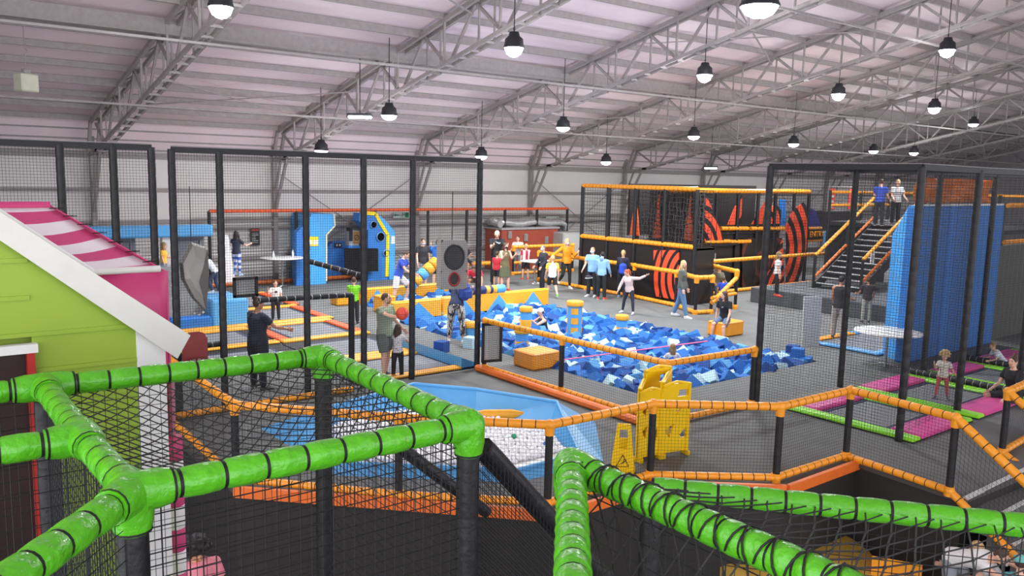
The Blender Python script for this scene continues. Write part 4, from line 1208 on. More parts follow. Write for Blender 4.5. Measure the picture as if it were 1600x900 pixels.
for (px, py, r_) in ((583,351,.12),(594,370,.16),(603,395,.12)):
    c_ = gp(px, py); o = MB().lathe((0,0,0), [(r_,0),(r_*1.15,.02),(r_*1.15,.05),(r_,.06)], 20, cap=False).build('round_port', mat('pale_ring','7fb2e0',.4), t); o.location = c_+V((0,-.01,0)); o.rotation_euler = (PI/2,0,0)
    o = MB().lathe((0,0,0), [(r_,.03),(.01,.03)], 20).build('port_cover', M_black, t); o.location = c_+V((0,-.0,0)); o.rotation_euler = (PI/2,0,0)
for px, py in ((493,377),(484,377)):
    c_ = gp(px, py, gy-.01); MB().box(c_, (.22,.02,.34)).build('yellow_notice', mat('notice_yellow','f1d42a',.5), t); MB().box(c_+V((0,-.012,-.04)), (.17,.01,.16)).build('notice_text', M_white, t)
c_ = gp(528,383,gy+1.15); MB().box(c_, (.28,.06,.16)).build('control_box', M_black, t)
for s_ in (-1,1): MB().box(c_+V((s_*.06,-.04,0)), (.05,.02,.07)).build('indicator', M_white, t)
c_ = gp(550,372,gy+.8); MB().box(c_, (.42,.4,.6), 0, 0, .03).build('machine_box', mat('machine_grey','9fa0a0',.5), t)
c_ = gp(557,371,gy+.58); MB().box(c_, (.26,.02,.46)).build('machine_sign', mat('sign_brown','9a7440',.5), t)
mb = MB(); N = 20; mb.tube([c_+V((.09*math.cos(2*PI*i/N),-.02,.09*math.sin(2*PI*i/N))) for i in range(N+1)], .012, 6, cap=False); mb.bar(c_+V((-.06,-.02,-.06)), c_+V((.06,-.02,.06)), .02, .01); mb.build('sign_symbol', M_tie, t)
MB().box(gp(546,366,gy+.7), (.1,.3,.5)).build('dark_housing', M_black, t)
MB().box(gp(614,375,gy-.01), (.16,.02,.3)).build('white_notice', M_white, t)
# exit signs
def exit_sign(label, px, py, Y, w_, h_):
    c_ = atY(px, py, Y); t = thing('exit_sign', label, 'sign', None, c_)
    MB().box((0,0,0), (w_,.05,h_), 0, 0, .01).build('sign_box', mat('exit_pale','c9d8cf',.4,noise_amt=0), t)
    g_ = mat('exit_green','2d7a52',.4,noise_amt=0); mb = MB()
    # running figure and door at the right, arrow at the left
    mb.box((-w_*.28,-.03,0), (w_*.2,.01,h_*.14)); mb.poly([(-w_*.36,-.035,-h_*.2),(-w_*.36,-.035,h_*.2),(-w_*.46,-.035,0)], .01, (0,1,0))
    mb.box((w_*.32,-.03,0), (w_*.22,.01,h_*.75)); mb.ball((w_*.08,-.03,h_*.26), h_*.09, 8, 6); mb.bar((w_*.08,-.03,h_*.15),(w_*.02,-.03,-h_*.08),h_*.12,.01)
    mb.bar((w_*.02,-.03,-h_*.08),(-w_*.04,-.03,-h_*.35),h_*.09,.01); mb.bar((w_*.02,-.03,-h_*.08),(w_*.12,-.03,-h_*.34),h_*.09,.01); mb.bar((w_*.07,-.03,h_*.1),(w_*.15,-.03,0),h_*.07,.01)
    mb.build('sign_symbol', g_, t)
exit_sign('green and white emergency exit sign on the far wall behind the cage', 627, 336, 29.1, .75, .26)
exit_sign('green and white emergency exit sign above the grey cabinet and pipes', 863, 343, 29.1, .75, .26)

# ================================================================== RED SHED WITH DUCTS, GREY CABINET
sy = 28.0; a_ = atY(783,420,sy); c_ = atY(872,365,sy); t = thing('equipment_shed', 'rust red equipment shed with vents under silver ducts', 'shed', None, (a_.x, sy, 0))
w_ = c_.x-a_.x; zt = atY(785,357,sy).z; zt = 1.75
MB().box((w_/2,.6,zt/2), (w_,1.2,zt), 0, 0, .02).build('shed_body', mat('rust_red_panels','9c4531',.55,noise_amt=.1,scale=2), t)
for px, py in ((796,367),(821,371),(853,375)):
    q = atY(px, py, sy)-V((a_.x, sy, 0)); fr = MB(); fr.box((q.x,-.03,q.z), (.2,.04,.32)); f_ = fr.build('vent', mat('vent_grey','8d8a84',.5), t)
    mb = MB(); [mb.box((q.x,-.06,q.z-.12+.05*k), (.16,.02,.02)) for k in range(6)]; mb.build('louvre', M_steeld, f_)
MB().box((w_/2,.6,zt+.04), (w_+.1,1.3,.08)).build('shed_roof', M_steel, t)
M_duct = mat('silver_duct','c9c9c8',.35,.6,noise_amt=.15,scale=6,bump=.5,bscale=12)
t = thing('air_ducts', 'crinkled silver air ducts lying on top of the rust red shed', 'duct', None, (a_.x, sy+.5, zt+.1))
for (y_, z_, r_) in ((0,.14,.15),(.35,.2,.16)):
    mb = MB(); pts = [V((x*.25, y_, z_+.04*math.sin(x*.9))) for x in range(int(w_/.25)+2)]
    mb.tube([V((-.0,y_-.4,z_))]+pts+[pts[-1]+V((.5,0,.02)), pts[-1]+V((.8,0,-.1)), pts[-1]+V((.85,0,-.5))], r_, 12); mb.build('duct_pipe', M_duct, t)
cx = atY(885,400,sy-.3); t = thing('grey_cabinet', 'tall light grey cabinet at the end of the red shed', 'cabinet', None, (cx.x, sy-.2, 0))
MB().box((0,0,.8), (1.1,.9,1.6), 0, 0, .02).build('cabinet_body', mat('cabinet_grey','a9a8a4',.45), t)
MB().box((0,-.46,.8), (1.0,.02,1.45)).build('cabinet_door', mat('cabinet_door_grey','b9b8b4',.45), t)
MB().box((.4,-.48,.8), (.03,.03,.2)).build('handle', M_black, t)
# ================================================================== FAR NET FRAME WITH ORANGE BARS
fy = 28.4; b = V((9.2, fy, 0)); t = thing('net_screen', 'long black net frame with thin orange bars along the far wall', 'net frame', None, b)
fx = [9.2, 12.3, 15.5, 17.9, 19.8, 21.8, 23.6, 25.4]
ztop = 2.62
for x in fx: MB().rail(V((x,fy,0))-b, V((x,fy,ztop))-b, .06, .3, 8, 0, 1, .04).build('post', [M_black, M_tie], t)
for xa, xb in zip(fx, fx[1:]):
    MB().rail(V((xa,fy,ztop))-b, V((xb,fy,ztop))-b, .06, .2, 8, 0, 1, .05).build('top_bar', [M_red, M_tie], t)
    if xb < 16: MB().rail(V((xa,fy,.1))-b, V((xb,fy,.1))-b, .08, .2, 8, 0, 1, .05).build('bottom_bar', [mat('burnt_orange','d8702a',.45), M_tie], t)
MB().net(V((9.2,fy,.1))-b, V((25.4,fy,.1))-b, V((25.4,fy,ztop))-b, V((9.2,fy,ztop))-b, .1, .003).build('net', M_net, t)

# ================================================================== DARK MAZE TOWER
M_mz = mat('black_maze_vinyl', '211d1d', .42, noise_amt=.12, scale=1.5, bump=.35, bscale=4)
FX, F0_, F1_ = 21.0, 22.65, 17.3
YB = 19.3
mz = thing('maze_tower', 'two storey dark maze with orange rails, black netting and red orange curved stripes', 'play maze', None, (FX, F1_, 0))
mo = V((FX, F1_, 0))
def mr(a, c, r=.085, nm='orange_rail', m=None): return MB().rail(V(a)-mo, V(c)-mo, r, .2, 10, 0, 1, .06).build(nm, [m or M_orange, M_tie], mz)
def mp(x, y, z0, z1, r=.07): return MB().rail(V((x,y,z0))-mo, V((x,y,z1))-mo, r, .3, 8, 0, 1, .05).build('post', [M_black, M_tie], mz)
MB().box(V((FX+.06,(F0_+F1_)/2,.92))-mo, (.1, F0_-F1_, 1.84)).build('lower_screen', M_mz, mz)
MB().box(V((FX+.5,F1_+.05,.92))-mo, (1.0,.1,1.84)).build('lower_screen', M_mz, mz)
MB().box(V((FX+.5,(F0_+F1_)/2,1.8))-mo, (1.0, F0_-F1_, .06)).build('deck', M_mz, mz)
for k in range(5):
    y = F0_+(F1_-F0_)*k/4; mp(FX, y, 0, 3.72)
    if k < 4: mr((FX,y,1.88), (FX,F0_+(F1_-F0_)*(k+1)/4,1.88)); mr((FX,y,3.74), (FX,F0_+(F1_-F0_)*(k+1)/4,3.74), .075)
for k in range(3): mp(FX+1.0, F0_-.4-k*1.5, 1.85, 3.7, .06)
M_rope = mat('maze_rope','4a4644',.6,noise_amt=0)
MB().net(V((FX,F0_,1.85))-mo, V((FX,F1_,1.85))-mo, V((FX,F1_,3.7))-mo, V((FX,F0_,3.7))-mo, .13, .006).build('net', M_net, mz)
for dx in (.35, .8):
    MB().wnet(V((FX+dx,20.0,1.85))-mo, V((FX+dx,F1_,1.85))-mo, V((FX+dx,F1_,3.7))-mo, V((FX+dx,20.0,3.7))-mo, .14, .011, .035, int(dx*10)).build('climbing_net', M_rope if dx < .5 else M_net, mz)
# back dark walls inside
MB().box(V((FX+1.0,19.0,2.75))-mo, (.08, 2.4, 1.75)).build('inner_screen', M_mz, mz)
xe = 28.6
MB().box(V(((22.0+xe)/2,YB+.1,1.2))-mo, (xe-22.0,.1,2.4)).build('lower_screen', M_mz, mz)
MB().box(V(((23.5+xe)/2,YB+2.2,2.9))-mo, (xe-21.0,.1,1.9)).build('inner_screen', M_mz, mz)
def by_(px, py): return atY(px, py, YB)
d1 = by_(1062,381).z; d2 = by_(1200,358).z; zt = by_(1200,299).z
for pa, pc in ((1100,1140),(1140,1172)): mr(by_(pa,378), by_(pc,377), .08)
for pa, pc in ((1126,1136),(1137,1168),(1172,1200),(1202,1226),(1262,1283)): mr(by_(pa,357), by_(pc,357), .08)
MB().box(V(((by_(1128,0).x+xe)/2, YB+1.2, d2-.1))-mo, (xe-by_(1128,0).x, 2.4, .08)).build('deck', M_mz, mz)
MB().box(V(((by_(1060,0).x+by_(1172,0).x)/2, YB+.6, d1-.1))-mo, (by_(1172,0).x-by_(1060,0).x, 1.4, .08)).build('deck', M_mz, mz)
xs_ = [by_(p,0).x for p in (1062,1100,1137,1172,1204,1232,1262,1286)]
for x in xs_: mp(x, YB, 0, zt-.05)
pts = [V((FX,F1_,3.74))]+[V((x,YB,zt)) for x in xs_]
for a_, c_ in zip(pts, pts[1:]): mr(a_, c_, .09)
MB().net(by_(1062,378)-mo, by_(1137,378)-mo, by_(1137,299)-mo, by_(1062,299)-mo, .13, .010).build('net', M_net, mz)
MB().net(by_(1062,378)-mo+V((0,.5,0)), by_(1137,378)-mo+V((0,.5,0)), by_(1137,299)-mo+V((0,.5,0)), by_(1062,299)-mo+V((0,.5,0)), .11, .010).build('net', M_net, mz)
MB().net(by_(1137,357)-mo, by_(1286,357)-mo, by_(1286,299)-mo, by_(1137,299)-mo, .13, .005).build('net', M_net, mz)
# printed stripe panels
def spanel(name, pts, Y, c, per, duty, dy=.0, thick=.04):
    q = [atY(x, y, Y+dy)-mo for x, y in pts]
    cc = atY(c[0], c[1], Y+dy)-mo
    m = ring_mat('rings_%d_%d' % (c[0], c[1]), '1b1718', 'f0532f', tuple(cc), per, duty)
    MB().poly(q, thick, (0,1,0)).build(name, m, mz)
spanel('striped_sail', [(1101,376),(1101,303),(1110,318),(1132,377)], YB, (1085,395), .42, .45, -.06)
spanel('striped_sail', [(1137,352),(1157,304),(1160,304),(1158,352)], YB, (1190,390), .9, .4, .5)
spanel('striped_sail', [(1173,354),(1203,303),(1203,357)], YB, (1220,350), .55, .4, .1)
spanel('striped_sail', [(1205,355),(1205,325),(1213,318),(1221,330),(1219,352)], YB, (1200,350), .45, .45, .8)
spanel('striped_arch', [(1229,450),(1229,352),(1240,328),(1256,316),(1262,326),(1261,380),(1254,420),(1246,442)], YB, (1205,395), .55, .45, -.12)
spanel('striped_sail', [(1184,448),(1205,420),(1223,374),(1226,446)], YB, (1240,470), .42, .45, -.12)
mr_d = ring_mat('rings_dark', '1d1919', '5a2a22', tuple(atY(1190,412,YB)-mo), .9, .8)
MB().poly([atY(x,y,YB-.03)-mo for x,y in ((1160,462),(1160,372),(1222,372),(1222,455))], .04, (0,1,0)).build('faded_print', mr_d, mz)
# panel on face A
q = [atX(x, y, FX-.06)-mo for x, y in ((1021,474),(1021,391),(1060,391),(1060,481))]
q[0].z = max(q[0].z, .1); q[3].z = max(q[3].z, .1)
MB().poly(q, .05, (1,0,0)).build('striped_panel', ring_mat('rings_front', '1b1718', 'f0532f', tuple(atX(1085,440,FX-.06)-mo), .30, .38), mz)
# faint prints seen through the upper netting
for (x0_, x1_) in ((985,1000),(1022,1034),(1070,1085)):
    a_ = [V((FX+.9, atX(x0_,330,FX+.9).y, 2.0))-mo, V((FX+.9, atX(x1_,330,FX+.9).y, 2.0))-mo, V((FX+.9, atX((x0_+x1_)/2,330,FX+.9).y, 3.5))-mo]
    MB().poly(a_, .04, (1,0,0)).build('striped_sail', M_red, mz)
# dark blue sail and light blue funnel near the entry
MB().poly([atY(x,y,YB+.3)-mo for x,y in ((1263,355),(1266,325),(1275,330),(1284,356))], .04, (0,1,0)).build('blue_sail', mat('deep_blue_sail','27277a',.5), mz)
MB().poly([atY(x,y,YB+.2)-mo for x,y in ((1288,392),(1288,362),(1294,360),(1310,390))], .04, (0,1,0)).build('blue_funnel', M_blue, mz)
MB().poly([atY(x,y,YB+.9)-mo for x,y in ((1219,352),(1219,312),(1228,312),(1228,352))], .04, (0,1,0)).build('blue_screen', M_mblue, mz)
# entry sign
e_ = atY(1274,366,YB-.1)
MB().box(e_-mo, (1.0,.05,.42)).build('entry_board', M_mz, mz)
fc = bpy.data.curves.new('entry_lettering', 'FONT'); fc.body = 'ENTRY'; fc.size = .34; fc.extrude = .01; fc.align_x = 'CENTER'; fc.align_y = 'CENTER'
fo = bpy.data.objects.new('entry_lettering', fc); COL.objects.link(fo); fo.parent = mz; fo.location = e_-mo+V((.05,-.04,0)); fo.rotation_euler = (PI/2,0,0); fc.materials.append(M_orange)
bpy.context.view_layer.update(); _lm = bpy.data.meshes.new_from_object(fo.evaluated_get(bpy.context.evaluated_depsgraph_get())); _mw = fo.matrix_local.copy(); bpy.data.objects.remove(fo)
fo = bpy.data.objects.new('entry_lettering', _lm); COL.objects.link(fo); fo.parent = mz; fo.matrix_local = _mw
mr(atY(1262,376,YB-.05), atY(1283,375,YB-.05), .06)
# queue rails
fence('orange queue rail with three padded bars running in front of the dark maze', [(20.6,24.6),(20.5,21.8),(20.48,19.4),(20.2,17.3),(19.6,16.0),(20.15,15.85)], h=1.12, net=False, cell=.1, rr=.075, seg=.2)
fence('short orange queue rail beside the rust red shed behind the boy in white', [(20.9,26.6),(24.0,26.4)], h=1.15, net=False, mid=[.5], rr=.075, seg=.2)
fq = fence('orange zigzag queue rail behind the boy in the blue outfit', [(21.6,16.05),(22.7,18.5),(27.5,18.6),(32.5,18.6)], h=1.2, net=False, bottom=True, rr=.075, seg=.2)
qb = fq.location.copy()
MB().rail(V((21.6,16.05,1.0))-qb, V((20.1,15.8,.35))-qb, .07, .2, 10, 0, 1, .06).build('slanting_bar', [M_orange, M_tie], fq)
MB().rail(V((21.6,16.05,.5))-qb, V((20.1,15.8,.5))-qb, .06, .2, 10, 0, 1, .06).build('middle_rail', [M_orange, M_tie], fq)
# small metal ladder panel
p = at(1116,470); mb = MB(); zt_ = 1.45
t = thing('climbing_ladder', 'small grey metal ladder panel behind the slanting orange bar', 'ladder', None, (p.x+1.2,p.y+1.2,0))
for s_ in (-1,1): mb.bar((s_*.25,0,.0),(s_*.25,0,zt_),.03)
mb.build('frame', M_steel, t)
for k in range(6): MB().bar((-.25,0,.25+.2*k),(.25,0,.25+.2*k),.03).build('rung', M_steel, t)

# ================================================================== GREY PLATFORM, STAIRS, DECK, BLUE WALL ON THE RIGHT
t = thing('soft_platform', 'dark grey carpeted block platform behind the right cage', 'platform', None, (23.4,11.5,0))
MB().box((2.8,2.65,.25), (5.6,5.3,.5), 0, 0, .02).build('platform_block', mat('platform_carpet','55585c',.95,noise_amt=.1,scale=3), t)
sg = thing('staircase', 'dark metal staircase with white edged steps and orange handrails going up at right', 'staircase', None, (25.3,13.9,.5)); so_ = V((25.3,13.9,.5))
M_dst = mat('dark_stair_metal', '26272a', .6)
NS = 12; run = 3.6/NS; rise = 2.1/NS
for k in range(NS):
    s_ = MB().box((k*run+run/2, .85, (k+1)*rise-.03), (run,1.6,.05)).build('step', M_dst, sg)
    MB().box((k*run+.015, .85, (k+1)*rise), (.05,1.6,.03)).build('step_nosing', M_nose, s_)
for y in (0.02, 1.68): MB().poly([(0,y,0),(.3,y,0),(3.6,y,1.85),(3.6,y,2.1),(3.4,y,2.1),(0,y,.2)], .04, (0,1,0)).build('stringer', M_dst, sg)
for y in (0, 1.7):
    MB().rail((-.1,y,1.1), (3.7,y,3.2), .06, .18, 8, 0, 1, .05).build('handrail', [M_orange, M_tie], sg)
    MB().rail((-.1,y,.35), (3.7,y,2.45), .05, .18, 8, 0, 1, .05).build('lower_handrail', [mat('burnt_orange','d8702a',.45), M_tie], sg)
    for x, z in ((-.1,1.1),(1.8,2.15),(3.7,3.2)): MB().rail((x,y,max(0,z-1.2)), (x,y,z), .05, .3, 8, 0, 1, .04).build('post', [M_black, M_tie], sg)
a_ = atY(1363,404,13.8); t = thing('paper_notice', 'small white notice fixed beside the staircase handrail', 'sign', None, a_)
MB().box((0,0,0), (.22,.02,.32)).build('sheet', M_white, t)
mb = MB(); [mb.box((0,-.013,.1-.05*k), (.15,.005,.012)) for k in range(5)]; mb.build('text_lines', M_tie, t)
dk = thing('upper_deck', 'upper viewing deck with orange rails at the top of the staircase', 'platform', None, (29.0,12.5,0)); do_ = V((29.0,12.5,0))
MB().box((2.2,2.0,2.53), (4.4,6.0,.14)).build('deck_floor', M_dst, dk)
MB().box((2.2,5.0,1.25), (4.4,.1,2.5)).build('deck_wall', M_mz, dk)
for x, y in ((0,-1),(4.4,-1),(0,5),(4.4,5),(2.2,5)): MB().rail((x,y,0), (x,y,3.75), .06, .3, 8, 0, 1, .04).build('post', [M_black, M_tie], dk)
for z in (3.7, 3.2): MB().rail((0,5,z), (4.4,5,z), .06, .2, 8, 0, 1, .05).build('rail', [M_orange, M_tie], dk)
MB().rail((4.4,-1,3.7), (4.4,5,3.7), .06, .2, 8, 0, 1, .05).build('rail', [M_orange, M_tie], dk)
# crowd barrier with red banners
a_ = atY(1292,330,20.5); c_ = atY(1335,292,20.5); t = thing('crowd_barrier', 'grey metal barrier with two red banners left of the upper deck', 'barrier', None, (a_.x,20.5,a_.z)); w_ = c_.x-a_.x; h_ = c_.z-a_.z
mb = MB(); mb.bar((0,0,0),(w_,0,0),.05); mb.bar((0,0,h_),(w_,0,h_),.05); mb.bar((0,0,0),(0,0,h_),.05); mb.bar((w_,0,0),(w_,0,h_),.05); [mb.bar((w_*k/14,0,0),(w_*k/14,0,h_),.025) for k in range(14)]
mb.build('barrier_frame', M_steel, t)
for u in (.12,.86): MB().box((w_*u,-.05,h_*.5), (w_*.2,.03,h_*.85)).build('red_banner', mat('banner_red','e04a3a',.5), t)
mb = MB(); [mb.box((w_*.12,-.075,h_*(.2+.2*k)), (w_*.08,.01,h_*.09)) for k in range(4)]; mb.build('banner_marks', M_white, t)
MB().box((w_/2,.3,-.6), (w_+1,1.0,1.2)).build('barrier_base', M_mz, t)
# blue wall panel
bw_ = thing('blue_wall_panel', 'tall blue padded wall with orange tarpaulin above, seen through the right cage', 'padded wall', None, (18.3,8.9,0)); bwo = V((18.3,8.9,0))
M_bw = mat('wall_blue_vinyl','2f7fd0',.5,noise_amt=.05)
xr_ = atY(1560,430,8.9).x
mb = MB(); xs_ = [18.35+(xr_-18.35)*k/3 for k in range(4)]
for xa, xb in zip(xs_, xs_[1:]): MB().box(V(((xa+xb)/2,9.05,1.78))-bwo, (xb-xa,.3,3.56), 0, 0, .04).build('wall_pad', M_bw, bw_)
MB().bar(V((18.35,8.95,3.58))-bwo, V((xr_,8.95,3.58))-bwo, .03, .05).build('white_edge', M_white, bw_)
a1_ = atY(1422,320,8.95); b1_ = V((19.35,9.95,0))
n_ = V((b1_.x-18.35, b1_.y-8.95, 0)).normalized()
q = [V((18.3,8.9,0)), V((18.85,9.7,0)), V((18.85,9.7,2.85)), V((18.5,9.19,3.56)), V((18.3,8.9,3.58))]
MB().poly([p-bwo for p in q], .12, (.7,.6,0)).build('side_pad', M_bl, bw_)
mb = MB(); nu, nv = 30, 8; xa_, xb_ = atY(1437,300,9.0).x, atY(1556,300,9.0).x; vs = []
for j in range(nv+1):
    for i in range(nu+1):
        u, v = i/nu, j/nv; vs.append(V((xa_+(xb_-xa_)*u, 9.1+.05*math.sin(u*31+v*5)+.03*math.sin(u*11-v*7), 3.62+.56*v))-bwo)
mb.add(vs, [(j*(nu+1)+i, j*(nu+1)+i+1, (j+1)*(nu+1)+i+1, (j+1)*(nu+1)+i) for j in range(nv) for i in range(nu)], 0, True)
o = mb.build('orange_tarpaulin', mat('orange_tarp','d9741f',.5,noise_amt=.06,bump=.3,bscale=4), bw_); sm = o.modifiers.new('thick','SOLIDIFY'); sm.thickness = .01
t = thing('side_booth', 'olive grey booth wall with orange bars at the far right edge', 'booth', None, (23.2,9,0))
MB().box((2.5,.3,1.25), (5,.3,2.5)).build('booth_wall', mat('olive_grey','55584f',.6), t)
MB().box((2.5,.5,.35), (5.2,.5,.7)).build('dark_base', M_mz, t)
for z in (2.6, 3.55): MB().rail((0,0,z), (5,0,z), .06, .2, 8, 0, 1, .05).build('orange_bar', [M_orange, M_tie], t)
for x in (.05, 1.8, 3.5): MB().bar((x,.1,2.5), (x,.1,3.6), .06).build('mullion', M_black, t)
# trampoline with blue and orange pads behind
t = thing('trampoline', 'trampoline with blue pads and one orange pad behind the right standing table', 'trampoline', None, (18.6,9.7,0))
MB().box((1.5,1.0,.012), (3.0,2.0,.02)).build('frame', M_spring, t); MB().box((1.5,1.0,.028), (2.3,1.4,.012)).build('jump_mat', M_mesh, t)
pad(t, 0, .25, 0, 2.0, m=M_blue); pad(t, .3, 2.1, 1.75, 2.0, m=M_orange); pad(t, 2.1, 3.0, 1.75, 2.0, m=M_blue); pad(t, .25, 3.0, 0, .25, m=M_blue)
p = at(1268,541); h_ = topz(1273,465,(p.x,p.y)); t = thing('pale_board', 'pale upright board leaning in front of the dark platform inside the right net', 'board', None, (p.x,p.y,0), -.5)
MB().poly([(-.24,0,0),(.2,0,0),(.28,.15,h_),(-.2,.15,h_)], .05, (0,1,0)).build('board_face', mat('pale_board_grey','b5b5b0',.6), t); MB().bar((0,.3,0),(0,.18,h_*.8),.04).build('prop', M_black, t)

# ================================================================== LOWER LEVEL THINGS
p = at(1225, 880, -1.35); o = MB().lathe((p.x,p.y,-1.4), [(1.15,0),(1.2,.05),(1.2,.25),(1.1,.3),(.01,.3)], 40).build('round_mat', mat('mustard_vinyl','c9a346',.5,noise_amt=.08)); tag(o, 'big round mustard yellow mat on the lower floor under the front netting', 'mat')
p = at(1405, 885, -1.1); t = thing('wedge_block', 'orange and amber foam wedge on the lower floor beside the bending person', 'padded block', None, (p.x,p.y,-1.4), .5)
MB().poly([(-.35,-.25,0),(.4,-.25,0),(.4,-.25,.15),(-.35,-.25,.5)], .6, (0,1,0)).build('wedge', M_orange, t)
MB().poly([(.4,-.25,.16),(-.35,-.25,.51),(-.35,.35,.51),(.4,.35,.16)], .02, (0,0,1)).build('top_cover', M_yp, t)
p = at(1595, 858, -.9); o = MB().rail((p.x-.3,p.y,-.9),(p.x+.5,p.y-.3,-.9), .09, .2, 10, 0, 1, .06).build('padded_tube', [M_orange, M_tie]); tag(o, 'short orange padded tube on the lower level at the right edge', 'padded tube')
MB_ = MB().rail((p.x,p.y,-1.4),(p.x,p.y,-.9), .05, .2, 10, 0, 1, .06).build('leg', [M_black, M_tie], o)
# ================================================================== PEOPLE
def rot_about(v, ax, a): return Matrix.Rotation(a, 3, ax)@V(v)
SK = {'fair': mat('skin_fair','e3b398',.5,noise_amt=.03,scale=12), 'tan': mat('skin_tan','c98f6e',.5,noise_amt=.03,scale=12), 'dark': mat('skin_dark','8a5a40',.5,noise_amt=.03,scale=12)}
M_eye = mat('eye_dark','1d1511',.2,noise_amt=0); M_lip = mat('lips','b0605a',.5,noise_amt=0)
HC = {'blond':'cfae78','brown':'4b3222','black':'1d1716','red':'b5562b','grey':'77726c','dark blond':'94764c','white':'d8d0bd'}
_hm = {}
def hairmat(c):
    if c not in _hm: _hm[c] = mat('hair_'+c.replace(' ','_'), HC[c], .55, noise_amt=.18, scale=22, bump=.6, bscale=60)
    return _hm[c]
def clothmat(c, rough=.85): return mat('cloth_'+c, c, rough, noise_amt=.06, scale=5, bump=.35, bscale=9)
def ringpts(c, x, y, rx, ry, n=16): return [c+x*(rx*math.cos(2*PI*i/n))+y*(ry*math.sin(2*PI*i/n)) for i in range(n)]
def remesh(o, vox, sm=3):
    m = o.modifiers.new('surface', 'REMESH'); m.mode = 'VOXEL'; m.voxel_size = vox; m.use_smooth_shade = True
    s_ = o.modifiers.new('smooth', 'SMOOTH'); s_.factor = .5; s_.iterations = sm
    return o
def person(label, base, h, rel, pose=None, skin='fair', top=('short','333333'), bottom=('trousers','222222'), shoe='eeeeee', hair=('short','brown'),
           hs=1.0, mask=None, zoff=0, pelvis=None, detail=1.0, stripes=None, female=False, cat='person', group=None, build=1.0, extra=None, barefoot=False):
    P_ = dict(L=(0,3,0), R=(0,3,0), AL=(5,8,10), AR=(5,8,10), lean=0, side=0, hy=0, hpit=0, twist=0)
    if pose: P_.update(pose)
    s = h/1.75; base = V(base)
    toc = math.atan2(-base.y, -base.x); yaw = toc+math.radians(rel)-PI/2
    kid = max(0, hs-1)
    thigh, shank, foot = .43*s*(1-kid*.35), .42*s*(1-kid*.35), .075*s
    tors = .50*s*(1-kid*.15)
    shw = (.175 if female else .195)*s*build*(1-kid*.3); hipw = .09*s*build
    lean, sd_, tw = [math.radians(P_[k]) for k in ('lean','side','twist')]
    def dirv(a, b, side): 
        a, b = math.radians(a), math.radians(b); return V((side*math.sin(b), math.sin(a)*math.cos(b), -math.cos(a)*math.cos(b)))
    pel = V((0,0,0))
    RT = Matrix.Rotation(-lean, 3, 'X')@Matrix.Rotation(sd_, 3, 'Y')@Matrix.Rotation(tw, 3, 'Z')
    waist = pel+RT@V((0,0,.17*s)); chest = pel+RT@V((0,.01*s,.36*s*(tors/(.5*s)))); shl = pel+RT@V((0,0,tors))
    neck = shl+RT@V((0,.01*s,.06*s)); 
    HR = RT@Matrix.Rotation(math.radians(P_['hy']), 3, 'Z')@Matrix.Rotation(-math.radians(P_['hpit']), 3, 'X')
    if P_.get('level', True): HR = Matrix.Rotation(-lean*.45, 3, 'X')@Matrix.Rotation(math.radians(P_['hy']), 3, 'Z')@Matrix.Rotation(-math.radians(P_['hpit']), 3, 'X')
    hsz = s*hs*1.0
    head = neck+HR@V((0,.02*hsz,.125*hsz))
    legs = {}; arms = {}
    for side, k in ((-1,'L'),(1,'R')):
        a, b, kn = P_[k]; hip = pel+V((side*hipw,0,-.02*s)); d1 = dirv(a, b, side); knee = hip+d1*thigh
        d2 = dirv(a-kn, b*.6, side); ank = knee+d2*shank
        fd = V((0,1,0)) if abs(kn) < 70 or a > 40 else V((0,.5,-.8)).normalized()
        fd = (fd+V((side*.2,0,0))).normalized()
        legs[k] = (hip, knee, ank, fd)
    for side, k in ((-1,'AL'),(1,'AR')):
        v = P_[k]; a, b, e = v[:3]; b2 = v[3] if len(v) > 3 else b*.3
        sh = shl+RT@V((side*shw,0,-.035*s)); d1 = dirv(a, b, side); elb = sh+d1*.285*s
        d2 = dirv(a+e, b2, side); wr = elb+d2*.25*s
        arms[k] = (sh, elb, wr, d2, side)
    low = min(min(l[2].z for l in legs.values())-foot, 1e9)
    if pelvis is not None: off = pelvis
    else: off = -low
    root_loc = base+V((0,0,zoff))
    O = V((0,0,off))
    # ---- body
    mb = MB(); ex = lambda R=RT: (R@V((1,0,0)), R@V((0,1,0)))
    x, y = ex(); bw = build
    rings = [(pel+RT@V((0,0,-.09*s)), .085*s, .07*s), (pel+RT@V((0,0,-.03*s)), .155*s, .11*s), (pel+RT@V((0,0,.06*s)), .150*s, .105*s), (waist, (.115 if female else .135)*s, .088*s),
             (chest, (.145 if female else .165)*s, .11*s), (pel+RT@V((0,0,tors-.06*s)), .16*s, .10*s), (shl+RT@V((0,0,-.005*s)), .12*s, .075*s), (shl+RT@V((0,0,.03*s)), .06*s, .055*s)]
    mb.loft([ringpts(c+O, x, y, rx*bw, ry*bw) for c, rx, ry in rings])
    mb.tube([shl+O, neck+O, neck+O+(head-neck)*.5], [.058*s, .05*s, .05*s], 12)
    mb.ball(head+O, (.073*hsz,.09*hsz,.108*hsz), 16, 12, R=HR)
    mb.ball(head+O+HR@V((0,.025*hsz,-.055*hsz)), (.052*hsz,.058*hsz,.055*hsz), 12, 8, R=HR)
    mb.tube([head+O+HR@V((0,.083*hsz,.015*hsz)), head+O+HR@V((0,.104*hsz,-.02*hsz)), head+O+HR@V((0,.09*hsz,-.03*hsz))], [.010*hsz,.015*hsz,.012*hsz], 8)
    for q in (-1,1): mb.ball(head+O+HR@V((q*.074*hsz,-.005*hsz,-.005*hsz)), (.013*hsz,.02*hsz,.03*hsz), 8, 6, R=HR)
